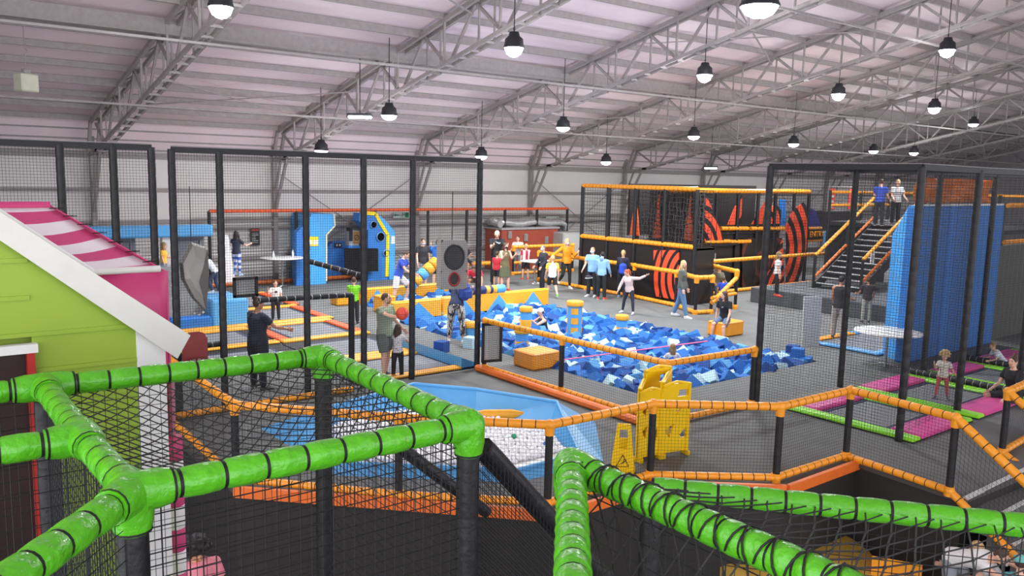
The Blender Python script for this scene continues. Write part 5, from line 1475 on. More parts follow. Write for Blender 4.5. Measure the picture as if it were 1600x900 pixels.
    for hip, knee, ank, fd in legs.values():
        mb.tube([hip+O, hip+(knee-hip)*.4+O, knee+O, knee+(ank-knee)*.3+O, ank+(knee-ank)*.1+O, ank+O], [.088*s*bw,.078*s*bw,.054*s,.056*s,.036*s,.036*s], 12)
        mb.ball(knee+O, .054*s, 10, 8)
        mb.tube([ank+O+V((0,0,-.02*s))-fd*.04*s, ank+O+V((0,0,-.045*s))+fd*.05*s, ank+O+V((0,0,-.055*s))+fd*.13*s, ank+O+V((0,0,-.058*s))+fd*.18*s], [.034*s,.036*s,.028*s,.014*s], 10)
    for sh, elb, wr, d2, side in arms.values():
        mb.ball(sh+O, .056*s, 10, 8)
        mb.tube([shl+RT@V((side*.09*s,0,-.02*s))+O, sh+O, sh+(elb-sh)*.5+O, elb+O, elb+(wr-elb)*.3+O, wr+O], [.05*s,.053*s,.043*s,.034*s,.036*s,.024*s], 12)
        inner = V((-side,0,0)); nrm = (inner-d2*inner.dot(d2)); nrm = nrm.normalized() if nrm.length > .2 else V((0,0,-1)); lat = d2.cross(nrm).normalized()
        if lat.y < 0 and abs(lat.y) > .3: lat = -lat
        palm = wr+d2*.045*s
        mb.tube([wr+O, wr+d2*.03*s+O, wr+d2*.085*s+O], [.024*s,.038*s,.036*s], 10, flat=.45, side=lat)
        for q in range(4):
            f0 = wr+d2*.08*s+lat*((.030-.020*q)*s); L_ = (.036,.042,.039,.030)[q]*s; sp = lat*((1.5-q)*.10)
            f1 = f0+(d2+sp).normalized()*L_; f2 = f1+(d2*.8+sp+nrm*.55).normalized()*L_*.75
            mb.tube([f0+O, f1+O, f2+O], [.0098*s,.0090*s,.0072*s], 6)
        t0 = wr+d2*.025*s+lat*.03*s; t1 = t0+(d2*.7+lat*.8+nrm*.2).normalized()*.035*s; t2 = t1+(d2+lat*.3+nrm*.3).normalized()*.028*s
        mb.tube([t0+O, t1+O, t2+O], [.013*s,.011*s,.009*s], 6)
    body = mb.build('person', SK[skin]); remesh(body, .0085*s/detail, 2)
    body.location = root_loc; body.rotation_euler = (0,0,yaw)
    tag(body, label, cat, group)
    # ---- face
    for q in (-1,1):
        e = MB().ball(head+O+HR@V((q*.029*hsz,.080*hsz,.018*hsz)), (.0115*hsz,.008*hsz,.0075*hsz), 8, 6, R=HR).build('eye', M_eye, body)
        MB().tube([head+O+HR@V((q*.014*hsz,.087*hsz,.036*hsz)), head+O+HR@V((q*.046*hsz,.076*hsz,.036*hsz))], .004*hsz, 5).build('eyebrow', hairmat(hair[1]), body)
    if mask:
        MB().ball(head+O+HR@V((0,.045*hsz,-.045*hsz)), (.062*hsz,.064*hsz,.048*hsz), 14, 10, R=HR).build('face_mask', clothmat(mask), body)
    else:
        MB().tube([head+O+HR@V((-.022*hsz,.078*hsz,-.052*hsz)), head+O+HR@V((0,.087*hsz,-.054*hsz)), head+O+HR@V((.022*hsz,.078*hsz,-.052*hsz))], [.003*hsz,.006*hsz,.003*hsz], 6).build('mouth', M_lip, body)
    # ---- hair
    if hair[0] != 'bald':
        hm = MB(); c = head+O
        vol = {'short':1.0,'crop':.96,'long':1.04,'pony':1.0,'bun':1.03,'curly':1.12,'bob':1.08,'cap':1.05}[hair[0]]
        hm.ball(c+HR@V((0,-.016*hsz,.022*hsz)), (.080*hsz*vol,.092*hsz*vol,.100*hsz*vol), 16, 12, R=HR)
        if hair[0] in ('long','bob'):
            L_ = .40 if hair[0] == 'long' else .2
            bk = [c+HR@V((0,-.045*hsz,.0)), c+HR@V((0,-.072*hsz,-.09*hsz)), c+V((0,-.03*s,0))+RT@V((0,-.07*s,-.2*s)), c+V((0,-.03*s,0))+RT@V((0,-.075*s,-L_*s))]
            if hair[0] == 'bob': bk = bk[:3]
            hm.tube(bk, [.085*hsz,.088*hsz,.08*hsz,.03*hsz][:len(bk)], 14, flat=.5, side=HR@V((1,0,0)))
            for q in (-1,1): hm.tube([c+HR@V((q*.062*hsz,-.005,.03*hsz)), c+HR@V((q*.08*hsz,-.0,-.06*hsz)), c+HR@V((q*.075*hsz,.015*hsz,-(.17 if hair[0]=='bob' else .28)*hsz))], [.025*hsz,.03*hsz,.018*hsz], 8)
        if hair[0] == 'pony':
            hm.tube([c+HR@V((0,-.08*hsz,.05*hsz)), c+HR@V((0,-.13*hsz,.03*hsz)), c+HR@V((0,-.15*hsz,-.07*hsz)), c+HR@V((0,-.13*hsz,-.2*hsz))], [.025*hsz,.035*hsz,.035*hsz,.01*hsz], 10)
        if hair[0] == 'bun': hm.ball(c+HR@V((0,-.07*hsz,.12*hsz)), .052*hsz, 12, 8); 
        if hair[0] == 'curly':
            rr_ = random.Random(len(label))
            for _ in range(46):
                th = rr_.uniform(0,2*PI); ph = rr_.uniform(-.2,1); v = V((math.cos(th)*math.sqrt(1-ph*ph) if abs(ph)<1 else 0, math.sin(th)*math.sqrt(max(0,1-ph*ph))-.25, ph))
                if v.y > .45 and v.z < .55: continue
                hm.ball(c+HR@(V((v.x*.115,v.y*.115,v.z*.12+.02))*hsz), rr_.uniform(.026,.040)*hsz, 8, 6)
        if extra and extra.get('beard'):
            bd = MB(); bd.ball(c+HR@V((0,.030*hsz,-.066*hsz)), (.056*hsz,.060*hsz,.052*hsz), 12, 8, R=HR); bd.build('beard', hairmat('dark blond'), body)
        o = hm.build('hair', hairmat(hair[1]), body); remesh(o, .010*s, 2)
        if hair[0] == 'cap' or (extra and 'cap' in extra):
            cc = clothmat(extra['cap']); cm = MB(); cm.ball(c+HR@V((0,-.006*hsz,.048*hsz)), (.088*hsz,.1*hsz,.078*hsz), 16, 10, R=HR)
            cm.tube([c+HR@V((0,.06*hsz,.05*hsz)), c+HR@V((0,.15*hsz,.045*hsz))], [.07*hsz,.05*hsz], 12, flat=.15, side=HR@V((1,0,0))); cm.build('cap', cc, body)
    # ---- clothes
    tk, tc_ = top; tm = tc_ if not isinstance(tc_, str) else clothmat(tc_)
    of = .016*s; cl = MB()
    rr = [(pel+RT@V((0,0,-.06*s)), .158*s, .118*s), (pel+RT@V((0,0,.04*s)), .160*s, .115*s), (waist, (.128 if female else .148)*s, .098*s), (chest, (.155 if female else .172)*s, .118*s),
          (pel+RT@V((0,0,tors-.06*s)), .165*s, .105*s), (shl+RT@V((0,0,-.005*s)), .125*s, .08*s), (shl+RT@V((0,0,.022*s)), .075*s, .065*s)]
    if tk == 'crop': rr = rr[2:]
    cl.loft([ringpts(c+O, x, y, rx*bw+of, ry*bw+of) for c, rx, ry in rr])
    if tk != 'vest' and tk != 'none':
        for sh, elb, wr, d2, side in arms.values():
            pts = [shl+RT@V((side*.09*s,0,-.015*s))+O, sh+O, sh+(elb-sh)*.6+O]; rd = [.064*s,.068*s,.066*s]
            if tk in ('long','hood','crop'): pts += [elb+O, elb+(wr-elb)*.5+O, elb+(wr-elb)*.93+O]; rd = [.064*s,.068*s,.06*s,.054*s,.05*s,.042*s]
            cl.tube(pts, rd, 12); cl.ball(sh+O, .066*s, 10, 8)
    if tk == 'hood':
        cl.tube([neck+RT@V((0,-.09*s,-.08*s))+O, neck+RT@V((0,-.10*s,.0))+O, neck+RT@V((0,-.05*s,.05*s))+O], [.06*s,.08*s,.05*s], 12)
        if extra and extra.get('hood_up'): cl.ball(head+O+HR@V((0,-.03*hsz,.02*hsz)), (.098*hsz,.105*hsz,.125*hsz), 14, 10, R=HR)
    tn = {'short':'t_shirt','long':'sweater','hood':'hoodie','vest':'vest_top','crop':'top'}[tk]
    tcol = tm
    if stripes: tcol = stripes
    o = cl.build(tn, tcol, body); remesh(o, .012*s, 3)
    if extra and 'print' in extra:   # print on the chest
        pc, pw, ph, pz = extra['print']; pcn = chest+RT@V((0,.135*s*bw+of*.4,pz*s))+O
        MB().ball(pcn, (pw*s,.012*s,ph*s), 12, 8, R=RT@Matrix.Rotation(.25,3,'Y')).build('chest_print', clothmat(pc), body)
    if extra and 'tick' in extra:
        f_ = lambda u, w: chest+RT@V((u*s, (.150-abs(u)*.35)*s*bw+of, (.05+w)*s))+O
        MB().tube([f_(.085,.035), f_(.04,.012), f_(0,-.008), f_(-.045,-.018), f_(-.07,-.004), f_(-.075,.014)], [.002*s,.010*s,.016*s,.018*s,.012*s,.003*s], 8, flat=.5, side=(0,0,1)).build('tick_mark', M_white, body)
    if extra and 'yoke' in extra:
        ym = MB()
        for sh, elb, wr, d2, side in arms.values(): ym.tube([shl+RT@V((side*.10*s,0,-.0*s))+O, sh+O, sh+(elb-sh)*.62+O], [.069*s,.072*s,.069*s], 12)
        ym.build('coloured_sleeves', clothmat(extra['yoke']), body)
    bk, bc = bottom; bm_ = bc if not isinstance(bc, str) else clothmat(bc); bt = MB()
    bo2 = .014*s if bk != 'leggings' else .006*s
    if bk in ('trousers','shorts','leggings','cropped'):
        bt.loft([ringpts(c+O, x, y, rx*bw+bo2, ry*bw+bo2) for c, rx, ry in [(pel+RT@V((0,0,-.10*s)), .10*s, .085*s), (pel+RT@V((0,0,-.03*s)), .155*s, .11*s), (pel+RT@V((0,0,.10*s)), .140*s, .1*s)]])
        fr = {'trousers':.93,'leggings':.92,'cropped':.72,'shorts':-1}[bk]
        for hip, knee, ank, fd in legs.values():
            if bk == 'shorts': pts = [hip+O, hip+(knee-hip)*.4+O, hip+(knee-hip)*.85+O]; rd = [.10*s*bw,.098*s*bw,.09*s]
            else:
                w1 = 1.0 if bk == 'leggings' else 1.25
                e_ = knee+(ank-knee)*fr; pts = [hip+O, hip+(knee-hip)*.4+O, knee+O, knee+(ank-knee)*.35+O, e_+O]; rd = [.096*s*bw,.088*s*bw*(1 if w1==1 else 1.08),.060*s*w1,.060*s*w1,.044*s*w1*(1.15 if w1>1 else 1)]
                bt.ball(knee+O, .062*s*w1, 10, 8)
            bt.tube(pts, rd, 12)
        nm = {'trousers':'trousers','leggings':'leggings','cropped':'cropped_trousers','shorts':'shorts'}[bk]
    else:
        L_ = .42*s; bt.loft([ringpts(c+O, x, y, rx, ry) for c, rx, ry in [(pel+V((0,0,-L_)), .215*s,.19*s), (pel+V((0,0,-.15*s)), .19*s,.15*s), (pel+V((0,0,.02*s)), .16*s,.12*s), (pel+RT@V((0,0,.12*s)), .135*s,.105*s)]])
        nm = 'skirt'
    o = bt.build(nm, bm_, body); remesh(o, .012*s, 3)
    if shoe:
        for hip, knee, ank, fd in legs.values():
            sh_ = MB(); dn = V((0,0,-1))
            sh_.tube([ank+O+V((0,0,-.03*s))-fd*.06*s, ank+O+V((0,0,-.035*s))+fd*.03*s, ank+O+V((0,0,-.045*s))+fd*.13*s, ank+O+V((0,0,-.05*s))+fd*.205*s], [.032*s,.046*s,.036*s,.018*s], 12)
            sh_.tube([ank+O+V((0,0,.03*s)), ank+O+V((0,0,-.03*s))], [.042*s,.042*s], 10)
            o = sh_.build('shoe' if not barefoot else 'sock', clothmat(shoe, .6), body); remesh(o, .009*s, 1)
            if not barefoot:
                so2 = MB(); so2.tube([ank+O+V((0,0,-.066*s))-fd*.055*s, ank+O+V((0,0,-.068*s))+fd*.06*s, ank+O+V((0,0,-.068*s))+fd*.2*s], [.035*s,.042*s,.022*s], 12, flat=.22, side=fd.cross(V((0,0,1))))
                so2.build('sole', M_white, o)
    # world positions of the hands for held things
    bm4 = Matrix.Translation(root_loc)@Matrix.Rotation(yaw, 4, 'Z')
    body['_'] = 0; del body['_']
    return body, {k: bm4@(a[2]+a[3]*.09*s+O) for k, a in arms.items()}, bm4@(head+O)
def ht(px, py, b): return topz(px, py, (b[0], b[1]))
def ball_obj(label, c, r, m):
    t = MB().ball((0,0,0), r, 24, 16).build('basketball', m); t.location = c
    s_ = MB(); N = 32
    for ax in range(3):
        pts = []
        for i in range(N+1):
            a_ = 2*PI*i/N; q = [0,0,0]; q[(ax+1)%3] = r*1.002*math.cos(a_); q[(ax+2)%3] = r*1.002*math.sin(a_); pts.append(q)
        s_.tube(pts, .0025, 4, cap=False)
    s_.build('seams', M_tie, t); tag(t, label, 'ball'); return t

G = lambda px, py, z=0: at(px, py, z)
dots = mat('white_dotted_cloth','efe9e6',.8,noise_amt=0)
nt = dots.node_tree; b_ = nt.nodes['Principled BSDF']; vo = nt.nodes.new('ShaderNodeTexVoronoi'); vo.inputs['Scale'].default_value = 22; tc3 = nt.nodes.new('ShaderNodeTexCoord')
nt.links.new(tc3.outputs['Object'], vo.inputs['Vector']); cr_ = nt.nodes.new('ShaderNodeMath'); cr_.operation = 'LESS_THAN'; cr_.inputs[1].default_value = .24; nt.links.new(vo.outputs['Distance'], cr_.inputs[0])
mx = nt.nodes.new('ShaderNodeMix'); mx.data_type = 'RGBA'; mx.inputs[6].default_value = lin('efe9e6'); mx.inputs[7].default_value = lin('3a3436'); nt.links.new(cr_.outputs[0], mx.inputs[0]); nt.links.new(mx.outputs[2], b_.inputs['Base Color'])
pat = mat('patterned_trousers', 'b5ada0', .85, noise_amt=0)
nt = pat.node_tree; b_ = nt.nodes['Principled BSDF']; tc3 = nt.nodes.new('ShaderNodeTexCoord'); mp_ = nt.nodes.new('ShaderNodeMapping'); mp_.inputs['Scale'].default_value = (16,16,4)
n_ = nt.nodes.new('ShaderNodeTexNoise'); n_.inputs['Scale'].default_value = 1.6; n_.inputs['Detail'].default_value = 3; nt.links.new(tc3.outputs['Object'], mp_.inputs[0]); nt.links.new(mp_.outputs[0], n_.inputs['Vector'])
rp = nt.nodes.new('ShaderNodeValToRGB'); rp.color_ramp.interpolation = 'CONSTANT'; rp.color_ramp.elements[0].color = lin('2c2833'); rp.color_ramp.elements[1].position = .5; rp.color_ramp.elements[1].color = lin('c9c1b4')
nt.links.new(n_.outputs['Fac'], rp.inputs[0]); nt.links.new(rp.outputs[0], b_.inputs['Base Color'])
chk = stripe_mat('pale_check_shirt', 'd8d8d6', '8d8d92', 2, .07, .6, .85)
# -- inside the tall cage
b = V((5.55,14.6,0)); person('woman in navy dress with high hair bun, arm held out, seen from behind', b, 1.72, 120, dict(L=(0,4,0),R=(0,4,0),AL=(20,15,60),AR=(45,10,30),hy=-15), 'tan', ('short','262b3a'), ('trousers','22252f'), '222222', ('bun','brown'), female=True, build=1.38, detail=1.15)
b = G(604,592); b.y = max(b.y,14.1); h_ = ht(606,459,b)
_, hd, _h = person('bearded man in a sage green T-shirt holding a basketball, standing on the near trampoline', b, h_*1.02, 60, dict(L=(-3,6,6),R=(10,6,8),AL=(10,20,35),AR=(80,20,5,10),hy=25), 'fair', ('short','9aa58a'), ('shorts','6c6f68'), '3a3a3a', ('crop','brown'), build=1.22, detail=1.2, extra={'beard':1})
ball_obj('orange red basketball in the hand of the man in the sage green T-shirt', hd['AR']+V((0,-.02,.10)), .12, mat('basketball_red','dc4a33',.5,noise_amt=.05))
b = G(636,596); b.y = max(b.y,14.0); person('little girl in white dotted top and black trousers watching the man with the ball', b, ht(636,505,b), 165, dict(L=(0,4,0),R=(0,4,0),AL=(15,35,20),AR=(40,25,80),hy=30), 'fair', ('short',dots), ('trousers','25262c'), '30343f', ('long','brown'), hs=1.22, female=True, detail=1.1)
b = G(431,501); person('boy in white printed T-shirt raising a hand on the middle trampoline', b, ht(428,437,b)*1.0, 10, dict(AR=(30,25,130),AL=(10,10,15)), 'fair', ('short','e8e6e4'), ('trousers','22232a'), '333333', ('short','brown'), hs=1.15, extra={'print':('4a4648',.06,.05,0)})
b = G(553,506); person('boy in lime green T-shirt and black trousers behind the middle cage post', b, ht(553,432,b), 170, dict(AL=(35,5,70),AR=(35,5,70),L=(5,5,10),R=(-5,5,5)), 'fair', ('short','7fdc2a'), ('trousers','22232a'), '222222', ('short','brown'), hs=1.12)
# left block
b = V((6.55,22.4,1.05)); b = atY(370,420,22.4); b.z = 1.15; person('child with long dark hair in navy top and patterned leggings climbing on the blue block', b, 1.25, 150, dict(AL=(60,30,30),AR=(40,30,60),L=(20,5,30)), 'fair', ('short','2b3142'), ('leggings',stripe_mat('patterned_leggings','3c62b8','d6dcf0',2,.16,.5,.8)), '8aa8d8', ('long','black'), hs=1.18, female=True)
b = atY(336,430,22.0); b.z = .75; person('child in white top leaning on the blue slope, half hidden by the thick cage post', b, 1.2, 260, dict(lean=30,AL=(70,10,20),AR=(70,10,20),L=(30,5,50),R=(0,5,20)), 'tan', ('short','dfe2e6'), ('trousers','3a4258'), 'cccccc', ('short','black'), hs=1.18)
b = atY(257,440,24.1); b.z = .85; person('small child in a yellow top above the pink awning corner', b, 1.15, 70, dict(AL=(20,10,60)), 'fair', ('short','f0b840'), ('shorts','7a86a8'), 'dddddd', ('bob','dark blond'), hs=1.22, female=True)
# by the blue arena / beams
b = G(622,478); b.z = 0; person('man in royal blue polo and white shorts stepping onto the amber block', b, 1.78, 70, dict(lean=18,L=(45,5,60),R=(-5,8,5),AL=(30,8,20),AR=(35,8,25),hpit=20), 'fair', ('short','3350b8'), ('shorts','e4e2de'), 'e8e8e8', ('short','brown'))
b = G(660,452); person('man in black T-shirt and grey shorts with face mask behind the padded rollers', b, 1.82, 30, dict(AR=(10,12,10),hpit=15,hy=-20), 'fair', ('short','2a2b2f'), ('shorts','8a8c90'), '444444', ('short','brown'), mask='c8ccd2')
b = G(683,452); person('person in bright blue hoodie and black shorts seen from behind', b, 1.76, 170, dict(AL=(60,15,110),AR=(60,15,110)), 'fair', ('hood','2f74d6'), ('shorts','1f2126'), 'e06a50', ('short','brown'))
b = G(712,536); h_ = ht(712,440,b); person('person in navy top and patterned cropped trousers bending forward by the cage post', b, 1.72, 170, dict(lean=48,L=(4,6,5),R=(-2,8,4),AL=(80,10,20),AR=(80,10,20),hpit=10), 'fair', ('long','252f55'), ('cropped',pat), 'e6e2da', ('short','brown'), female=True, extra={}, build=1.1)
cb_ = G(712,536)+V((.18,-.1,1.25)); t = thing('backpack', 'royal blue backpack on the back of the person in patterned trousers', 'bag', None, cb_)
o = MB().box((0,0,0), (.30,.22,.42), 0, 0, .09).build('bag_body', clothmat('2b4a9e'), t); MB().box((0,-.13,-.05), (.24,.08,.2), 0, 0, .03).build('front_pocket', clothmat('24408c'), t)
for s_ in (-1,1): MB().tube([(s_*.1,.12,.2),(s_*.12,.22,.05),(s_*.1,.14,-.18)], .015, 6).build('strap', clothmat('1c2238'), t)
b = G(728,430); p_s = b; person('boy in black T-shirt sitting on a low orange rail, bare knees forward', (b.x+.1,b.y+.2,0), 1.5, 40, dict(L=(75,8,70),R=(75,8,80),AL=(40,5,40),AR=(40,5,40)), 'tan', ('short','27282c'), ('shorts','2a2c30'), 'eeeeee', ('short','brown'), hs=1.08, pelvis=.58)
t = MB().rail((b.x-.3,b.y+.3,.42),(b.x+2.2,b.y+.1,.42), .09, .2, 10, 0, 1, .06).build('padded_rail', [M_orange, M_tie]); tag(t, 'low orange padded rail the boy in black is sitting on', 'rail')
for dx in (0,2.2): MB().rail((b.x-.3+dx,b.y+.3-dx*.09,0),(b.x-.3+dx,b.y+.3-dx*.09,.4), .05, .2, 8, 0, 1, .05).build('leg', [M_black, M_tie], t)
b = G(775,446); h_ = 1.8; person('blond teenager in black T-shirt with a white tick, looking down at a green packet', b, ht(773,357,b)*.98, 15, dict(AL=(40,5,75),AR=(40,5,75),hpit=25,hy=-15), 'fair', ('short','1f2023'), ('trousers','1c1c20'), '333333', ('short','white'), extra={'tick':1})
b = G(788,455); person('woman in olive dress with black mask and folded arms beside the long beam', b, ht(785,379,b)*1.0, 30, dict(AL=(35,5,95),AR=(35,5,95),hy=10,L=(8,3,8)), 'fair', ('vest','6f6848'), ('skirt','5c5e48'), 'c8503c', ('long','brown'), female=True, mask='25262a')
b = G(776,452)+V((.25,.35,0)); person('child in a red top hidden behind the woman in the olive dress', b, 1.35, 150, {}, 'fair', ('short','c8303c'), ('shorts','26282c'), 'dddddd', ('short','brown'), hs=1.15)
b = G(755,462)+V((0,.4,.0)); person('man in red printed T-shirt kneeling at the roller by the cage post', b, 1.75, 350, dict(lean=50,L=(70,12,120),R=(95,12,110),AL=(35,15,5),AR=(40,10,5),hpit=25), 'tan', ('short','d0283c'), ('shorts','5a5648'), '444444', ('short','brown'), extra={'print':('f0c0c8',.07,.03,0)})
b = G(809,432)+V((.6,.8,0)); person('boy in white shirt leaning behind the yellow queue rail', b, 1.6, 350, dict(AL=(35,10,40),AR=(35,10,40),hy=-10), 'fair', ('short','f0eeec'), ('trousers','8a8c92'), 'dddddd', ('short','brown'), hs=1.08)
b = G(821,437); person('boy in red and white football shirt with black shorts beside the white table', b, ht(822,381,b)*1.02, 200, dict(AR=(50,15,45),L=(5,4,5)), 'fair', ('short',stripe_mat('red_white_shirt','c8243c','f0eae8',0,.2,.55,.8)), ('shorts','202126'), 'e0563c', ('short','blond'), hs=1.15)
b = G(848,455); person('balding man in dark jacket with blue mask behind the boy in yellow and white', b, ht(853,383,b)*1.0, 300, dict(AL=(15,8,25),AR=(15,8,25),L=(10,3,10)), 'fair', ('long','2c2f36'), ('trousers','1d2026'), '222222', ('crop','grey'), mask='a8c4dc')
b = G(862,465); person('boy in white shirt with yellow sleeves walking in green shoes', b, ht(860,397,b)*1.0, 195, dict(L=(15,4,5),R=(-15,4,25),AL=(10,10,20),AR=(-10,10,20)), 'fair', ('short','e6e6e4'), ('shorts','202226'), '6cc048', ('short','blond'), hs=1.15, extra={'yoke':'f2bc30'})
b = G(884,451); person('young woman in bright orange sweatshirt with mask leaning on the queue rail', b, ht(887,374,b)*1.02, 20, dict(side=0,AL=(15,20,110),AR=(10,55,10,50),L=(5,3,5),R=(10,8,60)), 'fair', ('long','f59a1e'), ('leggings','2b2a28'), 'e4e2dc', ('long','blond'), female=True, mask='d8dce4')
b = G(924,464); person('man in pale blue T-shirt with mask holding shoes by the queue rail', b, ht(933,385,b)*.99, 335, dict(AL=(0,12,12),AR=(15,8,30)), 'fair', ('short','86b4dc'), ('trousers','23252c'), 'c8ccd4', ('crop','dark blond'), mask='d8e4ee')
t = thing('shoe', 'dark shoe held by the man in the pale blue T-shirt', 'shoe', None, G(919,432,.95)); MB().tube([(-.1,0,0),(0,0,.0),(.12,0,-.03),(.18,0,-.04)], [.03,.045,.035,.02], 10).build('upper', clothmat('3a3c42'), t); MB().box((.03,0,-.05),(.27,.08,.02),0,0,.008).build('sole', M_white, t)
b = G(939,468); person('person in light blue hoodie and black trousers, back turned, red shoes', b, ht(944,393,b)*1.0, 160, dict(AL=(10,8,15),AR=(10,10,25),hy=30), 'fair', ('hood','8ab4dc'), ('trousers','1e2026'), 'd8503c', ('short','black'))
b = G(971,465); person('woman in navy jacket with a blue bag behind the red haired girl', b, ht(981,389,b)*.98, 150, dict(AL=(10,12,30),AR=(20,10,30),hy=20), 'fair', ('long','262c3e'), ('trousers','1f2128'), '7aa0cc', ('pony','blond'), female=True)
t = thing('bag', 'royal blue bag carried by the woman in the navy jacket', 'bag', None, G(966,468)+V((.0,-.15,1.05))); MB().box((0,0,0),(.34,.18,.36),0,.4,.06).build('bag_body', clothmat('2c4cc0'), t); MB().tube([(-.1,0,.16),(-.05,0,.32),(.05,0,.32),(.1,0,.16)], .012, 6).build('strap', M_tie, t)
b = G(982,490); person('red haired girl in pink blouse and leggings flinging an arm out at the pit edge', (b.x,b.y,0), ht(975,424,b)*1.12, 330, dict(lean=12,L=(8,14,2),R=(0,16,2),AL=(30,95,5,125),AR=(15,22,15),hpit=30,hy=-10), 'fair', ('long','e6cdc6'), ('leggings','2c2f3c'), 'c8ccd8', ('pony','red'), hs=1.12, female=True, barefoot=True)
b = G(1063,496); person('woman with long blond hair in grey sweater and blue jeans walking by the maze', b, ht(1067,405,b)*1.0, 75, dict(L=(-14,3,8),R=(16,3,4),AL=(5,6,15),AR=(0,6,20),hy=-30), 'fair', ('long','5d5f58'), ('trousers','5b7ea4'), 'dfe2e6', ('long','blond'), female=True)
b = G(1128,484); person('boy in royal blue shirt and shorts reaching for the orange zigzag rail', b, ht(1124,431,b)*1.0, 190, dict(AL=(10,12,20),AR=(50,40,40,40),L=(10,4,15),R=(-5,4,5)), 'tan', ('short','2b46b4'), ('shorts','2a4cae'), 'd8d8d8', ('short','brown'), hs=1.15)
b = G(1171,474)+V((-.6,.9,0)); person('woman with blond hair in olive jacket sitting behind the orange rail beside the dark platform', b, 1.66, 20, dict(L=(80,8,75),R=(80,8,75),AL=(30,8,50),AR=(30,8,50)), 'fair', ('long','6a6450'), ('trousers','3a3c42'), '8a8078', ('long','blond'), female=True, pelvis=.48)
b = G(1212,463,.5); hh_ = topz(1216,392,(b.x,b.y))-.5; person('girl in white T-shirt and black leggings standing on the dark platform edge in red socks', b, hh_, 90, dict(L=(0,3,3),R=(5,3,3),AL=(5,6,8),AR=(5,6,8)), 'fair', ('short','efeae8'), ('leggings','1d1d22'), 'd8453c', ('long','dark blond'), hs=1.12, female=True, barefoot=True)
b = G(1122,524); b0 = G(1133,523); person('girl in black T-shirt and denim shorts sitting on the orange box by the pit', (b0.x-.12,b0.y-.05,0), 1.55, 335, dict(lean=8,L=(62,8,62),R=(70,10,72),AL=(20,10,15),AR=(-8,14,10),hy=-30), 'fair', ('short','1e1f23'), ('shorts','5f7390'), '7fb0dc', ('long','brown'), hs=1.05, female=True, pelvis=.47, barefoot=True, extra={'print':('8d8f94',.04,.02,0)})
b = G(1050,572,-.1); person('small child with dark blond hair sunk in the foam cubes behind the fence corner', (b.x,b.y,-.72), 1.15, 190, dict(AL=(30,30,20),AR=(30,30,20)), 'fair', ('short','e8e4e0'), ('shorts','c8c0c0'), None, ('long','dark blond'), hs=1.2, female=True)
b = G(851,508,0); person('dark haired man in white cap sunk in the foam cubes, arm raised', (b.x,b.y,-.95), 1.7, 290, dict(AL=(70,20,60),AR=(60,15,50),L=(90,8,90),R=(90,8,90),lean=10), 'fair', ('vest','2a2c34'), ('shorts','3a3c42'), None, ('short','black'), pelvis=.66, extra={'cap':'f0f0ee'})
# right side
b = G(1470,626); person('curly haired toddler in white spotted top and rose leggings on the second lime trampoline', (b.x,b.y,.04), ht(1472,549,b)*1.0, 350, dict(AR=(40,15,105),AL=(15,30,30,40),L=(-5,8,5),R=(10,8,8)), 'fair', ('short',mat('cream_spotted','f4e6de',.8,noise_amt=.12,scale=40)), ('leggings','c9606a'), '4a5064', ('curly','blond'), hs=1.32, female=True, detail=1.1)
b = G(1588,634); person('woman in black V-neck top sitting on the pink pad at the right edge, laughing', (b.x+.1,b.y+.1,0), 1.66, 310, dict(lean=6,L=(85,18,120),R=(85,20,120),AL=(18,8,25),AR=(22,8,30),hy=20), 'fair', ('short','222226'), ('shorts','30323a'), None, ('bun','brown'), female=True, pelvis=.16, detail=1.1, build=1.08)
b = G(1572,577); person('small child lying low beside the far trampoline behind the black roll', (b.x+.3,b.y+.2,0), 1.05, 300, dict(lean=40,L=(85,15,100),R=(85,15,100),AL=(20,8,60),AR=(20,8,60)), 'fair', ('short','dfe4ea'), ('shorts','889'+'0a0'), None, ('short','dark blond'), hs=1.2, pelvis=.12)
b = G(1352,505); person('person in dark top and pale trousers standing left behind the right cage, facing away', b, ht(1352,433,b), 200, dict(AL=(20,15,60),AR=(10,10,20)), 'tan', ('short','3a3436'), ('trousers','a8a49c'), '444444', ('short','brown'))
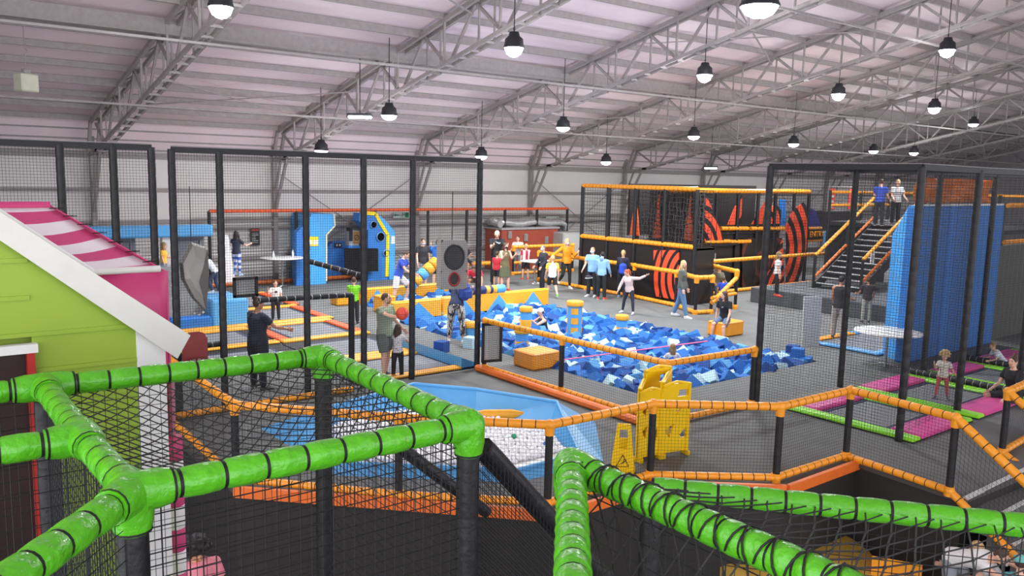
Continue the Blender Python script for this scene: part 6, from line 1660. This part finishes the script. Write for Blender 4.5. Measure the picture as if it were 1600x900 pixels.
b = G(1383,548)+V((.2,1.4,0)); person('person in dark vest and pale trousers beside the blue wall behind the standing table', b, 1.68, 160, dict(AL=(15,10,30),AR=(20,10,60),L=(5,4,5)), 'tan', ('vest','2c2a2e'), ('trousers','a09a92'), '555555', ('short','black'), female=True)
for px, lab, tp, hc, r_ in ((1374,'person in royal blue T-shirt on the upper deck behind the orange rail',('short','3350b0'),('short','brown'),160), (1401,'person in pale checked shirt on the upper deck near the stair top',('short',chk),('short','blond'),30)):
    b = atY(px, 330, 14.6); b.z = 3.0; b = atY(px, 300, 14.3); person(lab, (b.x+1.2, b.y+.6, 2.6), 1.62, r_, dict(AL=(15,10,40),AR=(15,10,40)), 'fair', tp, ('trousers','23252c'), '333333', hc, hs=1.05)
# lower level
b = at(307, 855, .12); person('person in pink T-shirt with dark curly hair on the lower level, bottom left', (b.x,b.y,-1.4), 1.66, 10, dict(AL=(10,14,20),AR=(10,14,20),hpit=25), 'tan', ('short','e58a98'), ('trousers','3a3a44'), '444444', ('curly','black'), hs=1.05, detail=1.2)
b = at(1490, 870, -.55); person('bending person in white T-shirt seen through the front netting, bottom right', (b.x,b.y,-1.4), 1.6, 60, dict(lean=70,L=(20,8,30),R=(10,8,20),AL=(80,12,10),AR=(80,12,10)), 'fair', ('short','e9e7e5'), ('trousers','8e9298'), 'dddddd', ('short','brown'), detail=1.1)
b = at(1545, 880, -.6); person('second crouching person in light grey top beside the one bending, bottom right', (b.x+.2,b.y-.1,-1.4), 1.45, 300, dict(lean=40,L=(60,12,100),R=(70,12,110),AL=(60,10,20),AR=(50,10,40)), 'fair', ('short','c9c5c2'), ('shorts','8e9298'), 'dddddd', ('short','blond'), hs=1.1)
b = at(1592, 905, -.5); person('person with a teal cap and top at the bottom right corner', (b.x,b.y,-1.4), 1.2, 200, dict(AL=(20,10,30),AR=(20,10,30)), 'fair', ('short','4f9a98'), ('trousers','3a3c42'), 'dddddd', ('short','brown'), hs=1.15, extra={'cap':'6fb5b0'})
# small packet of the blond teenager
b = G(775,446); t = MB().box((0,0,0), (.2,.06,.26), 0, 0, .02).build('snack_packet', mat('packet_green','8fc4a0',.4)); t.location = b+V((-.12,-.42,1.12)); tag(t, 'pale green packet in the hands of the blond teenager in black', 'packet')
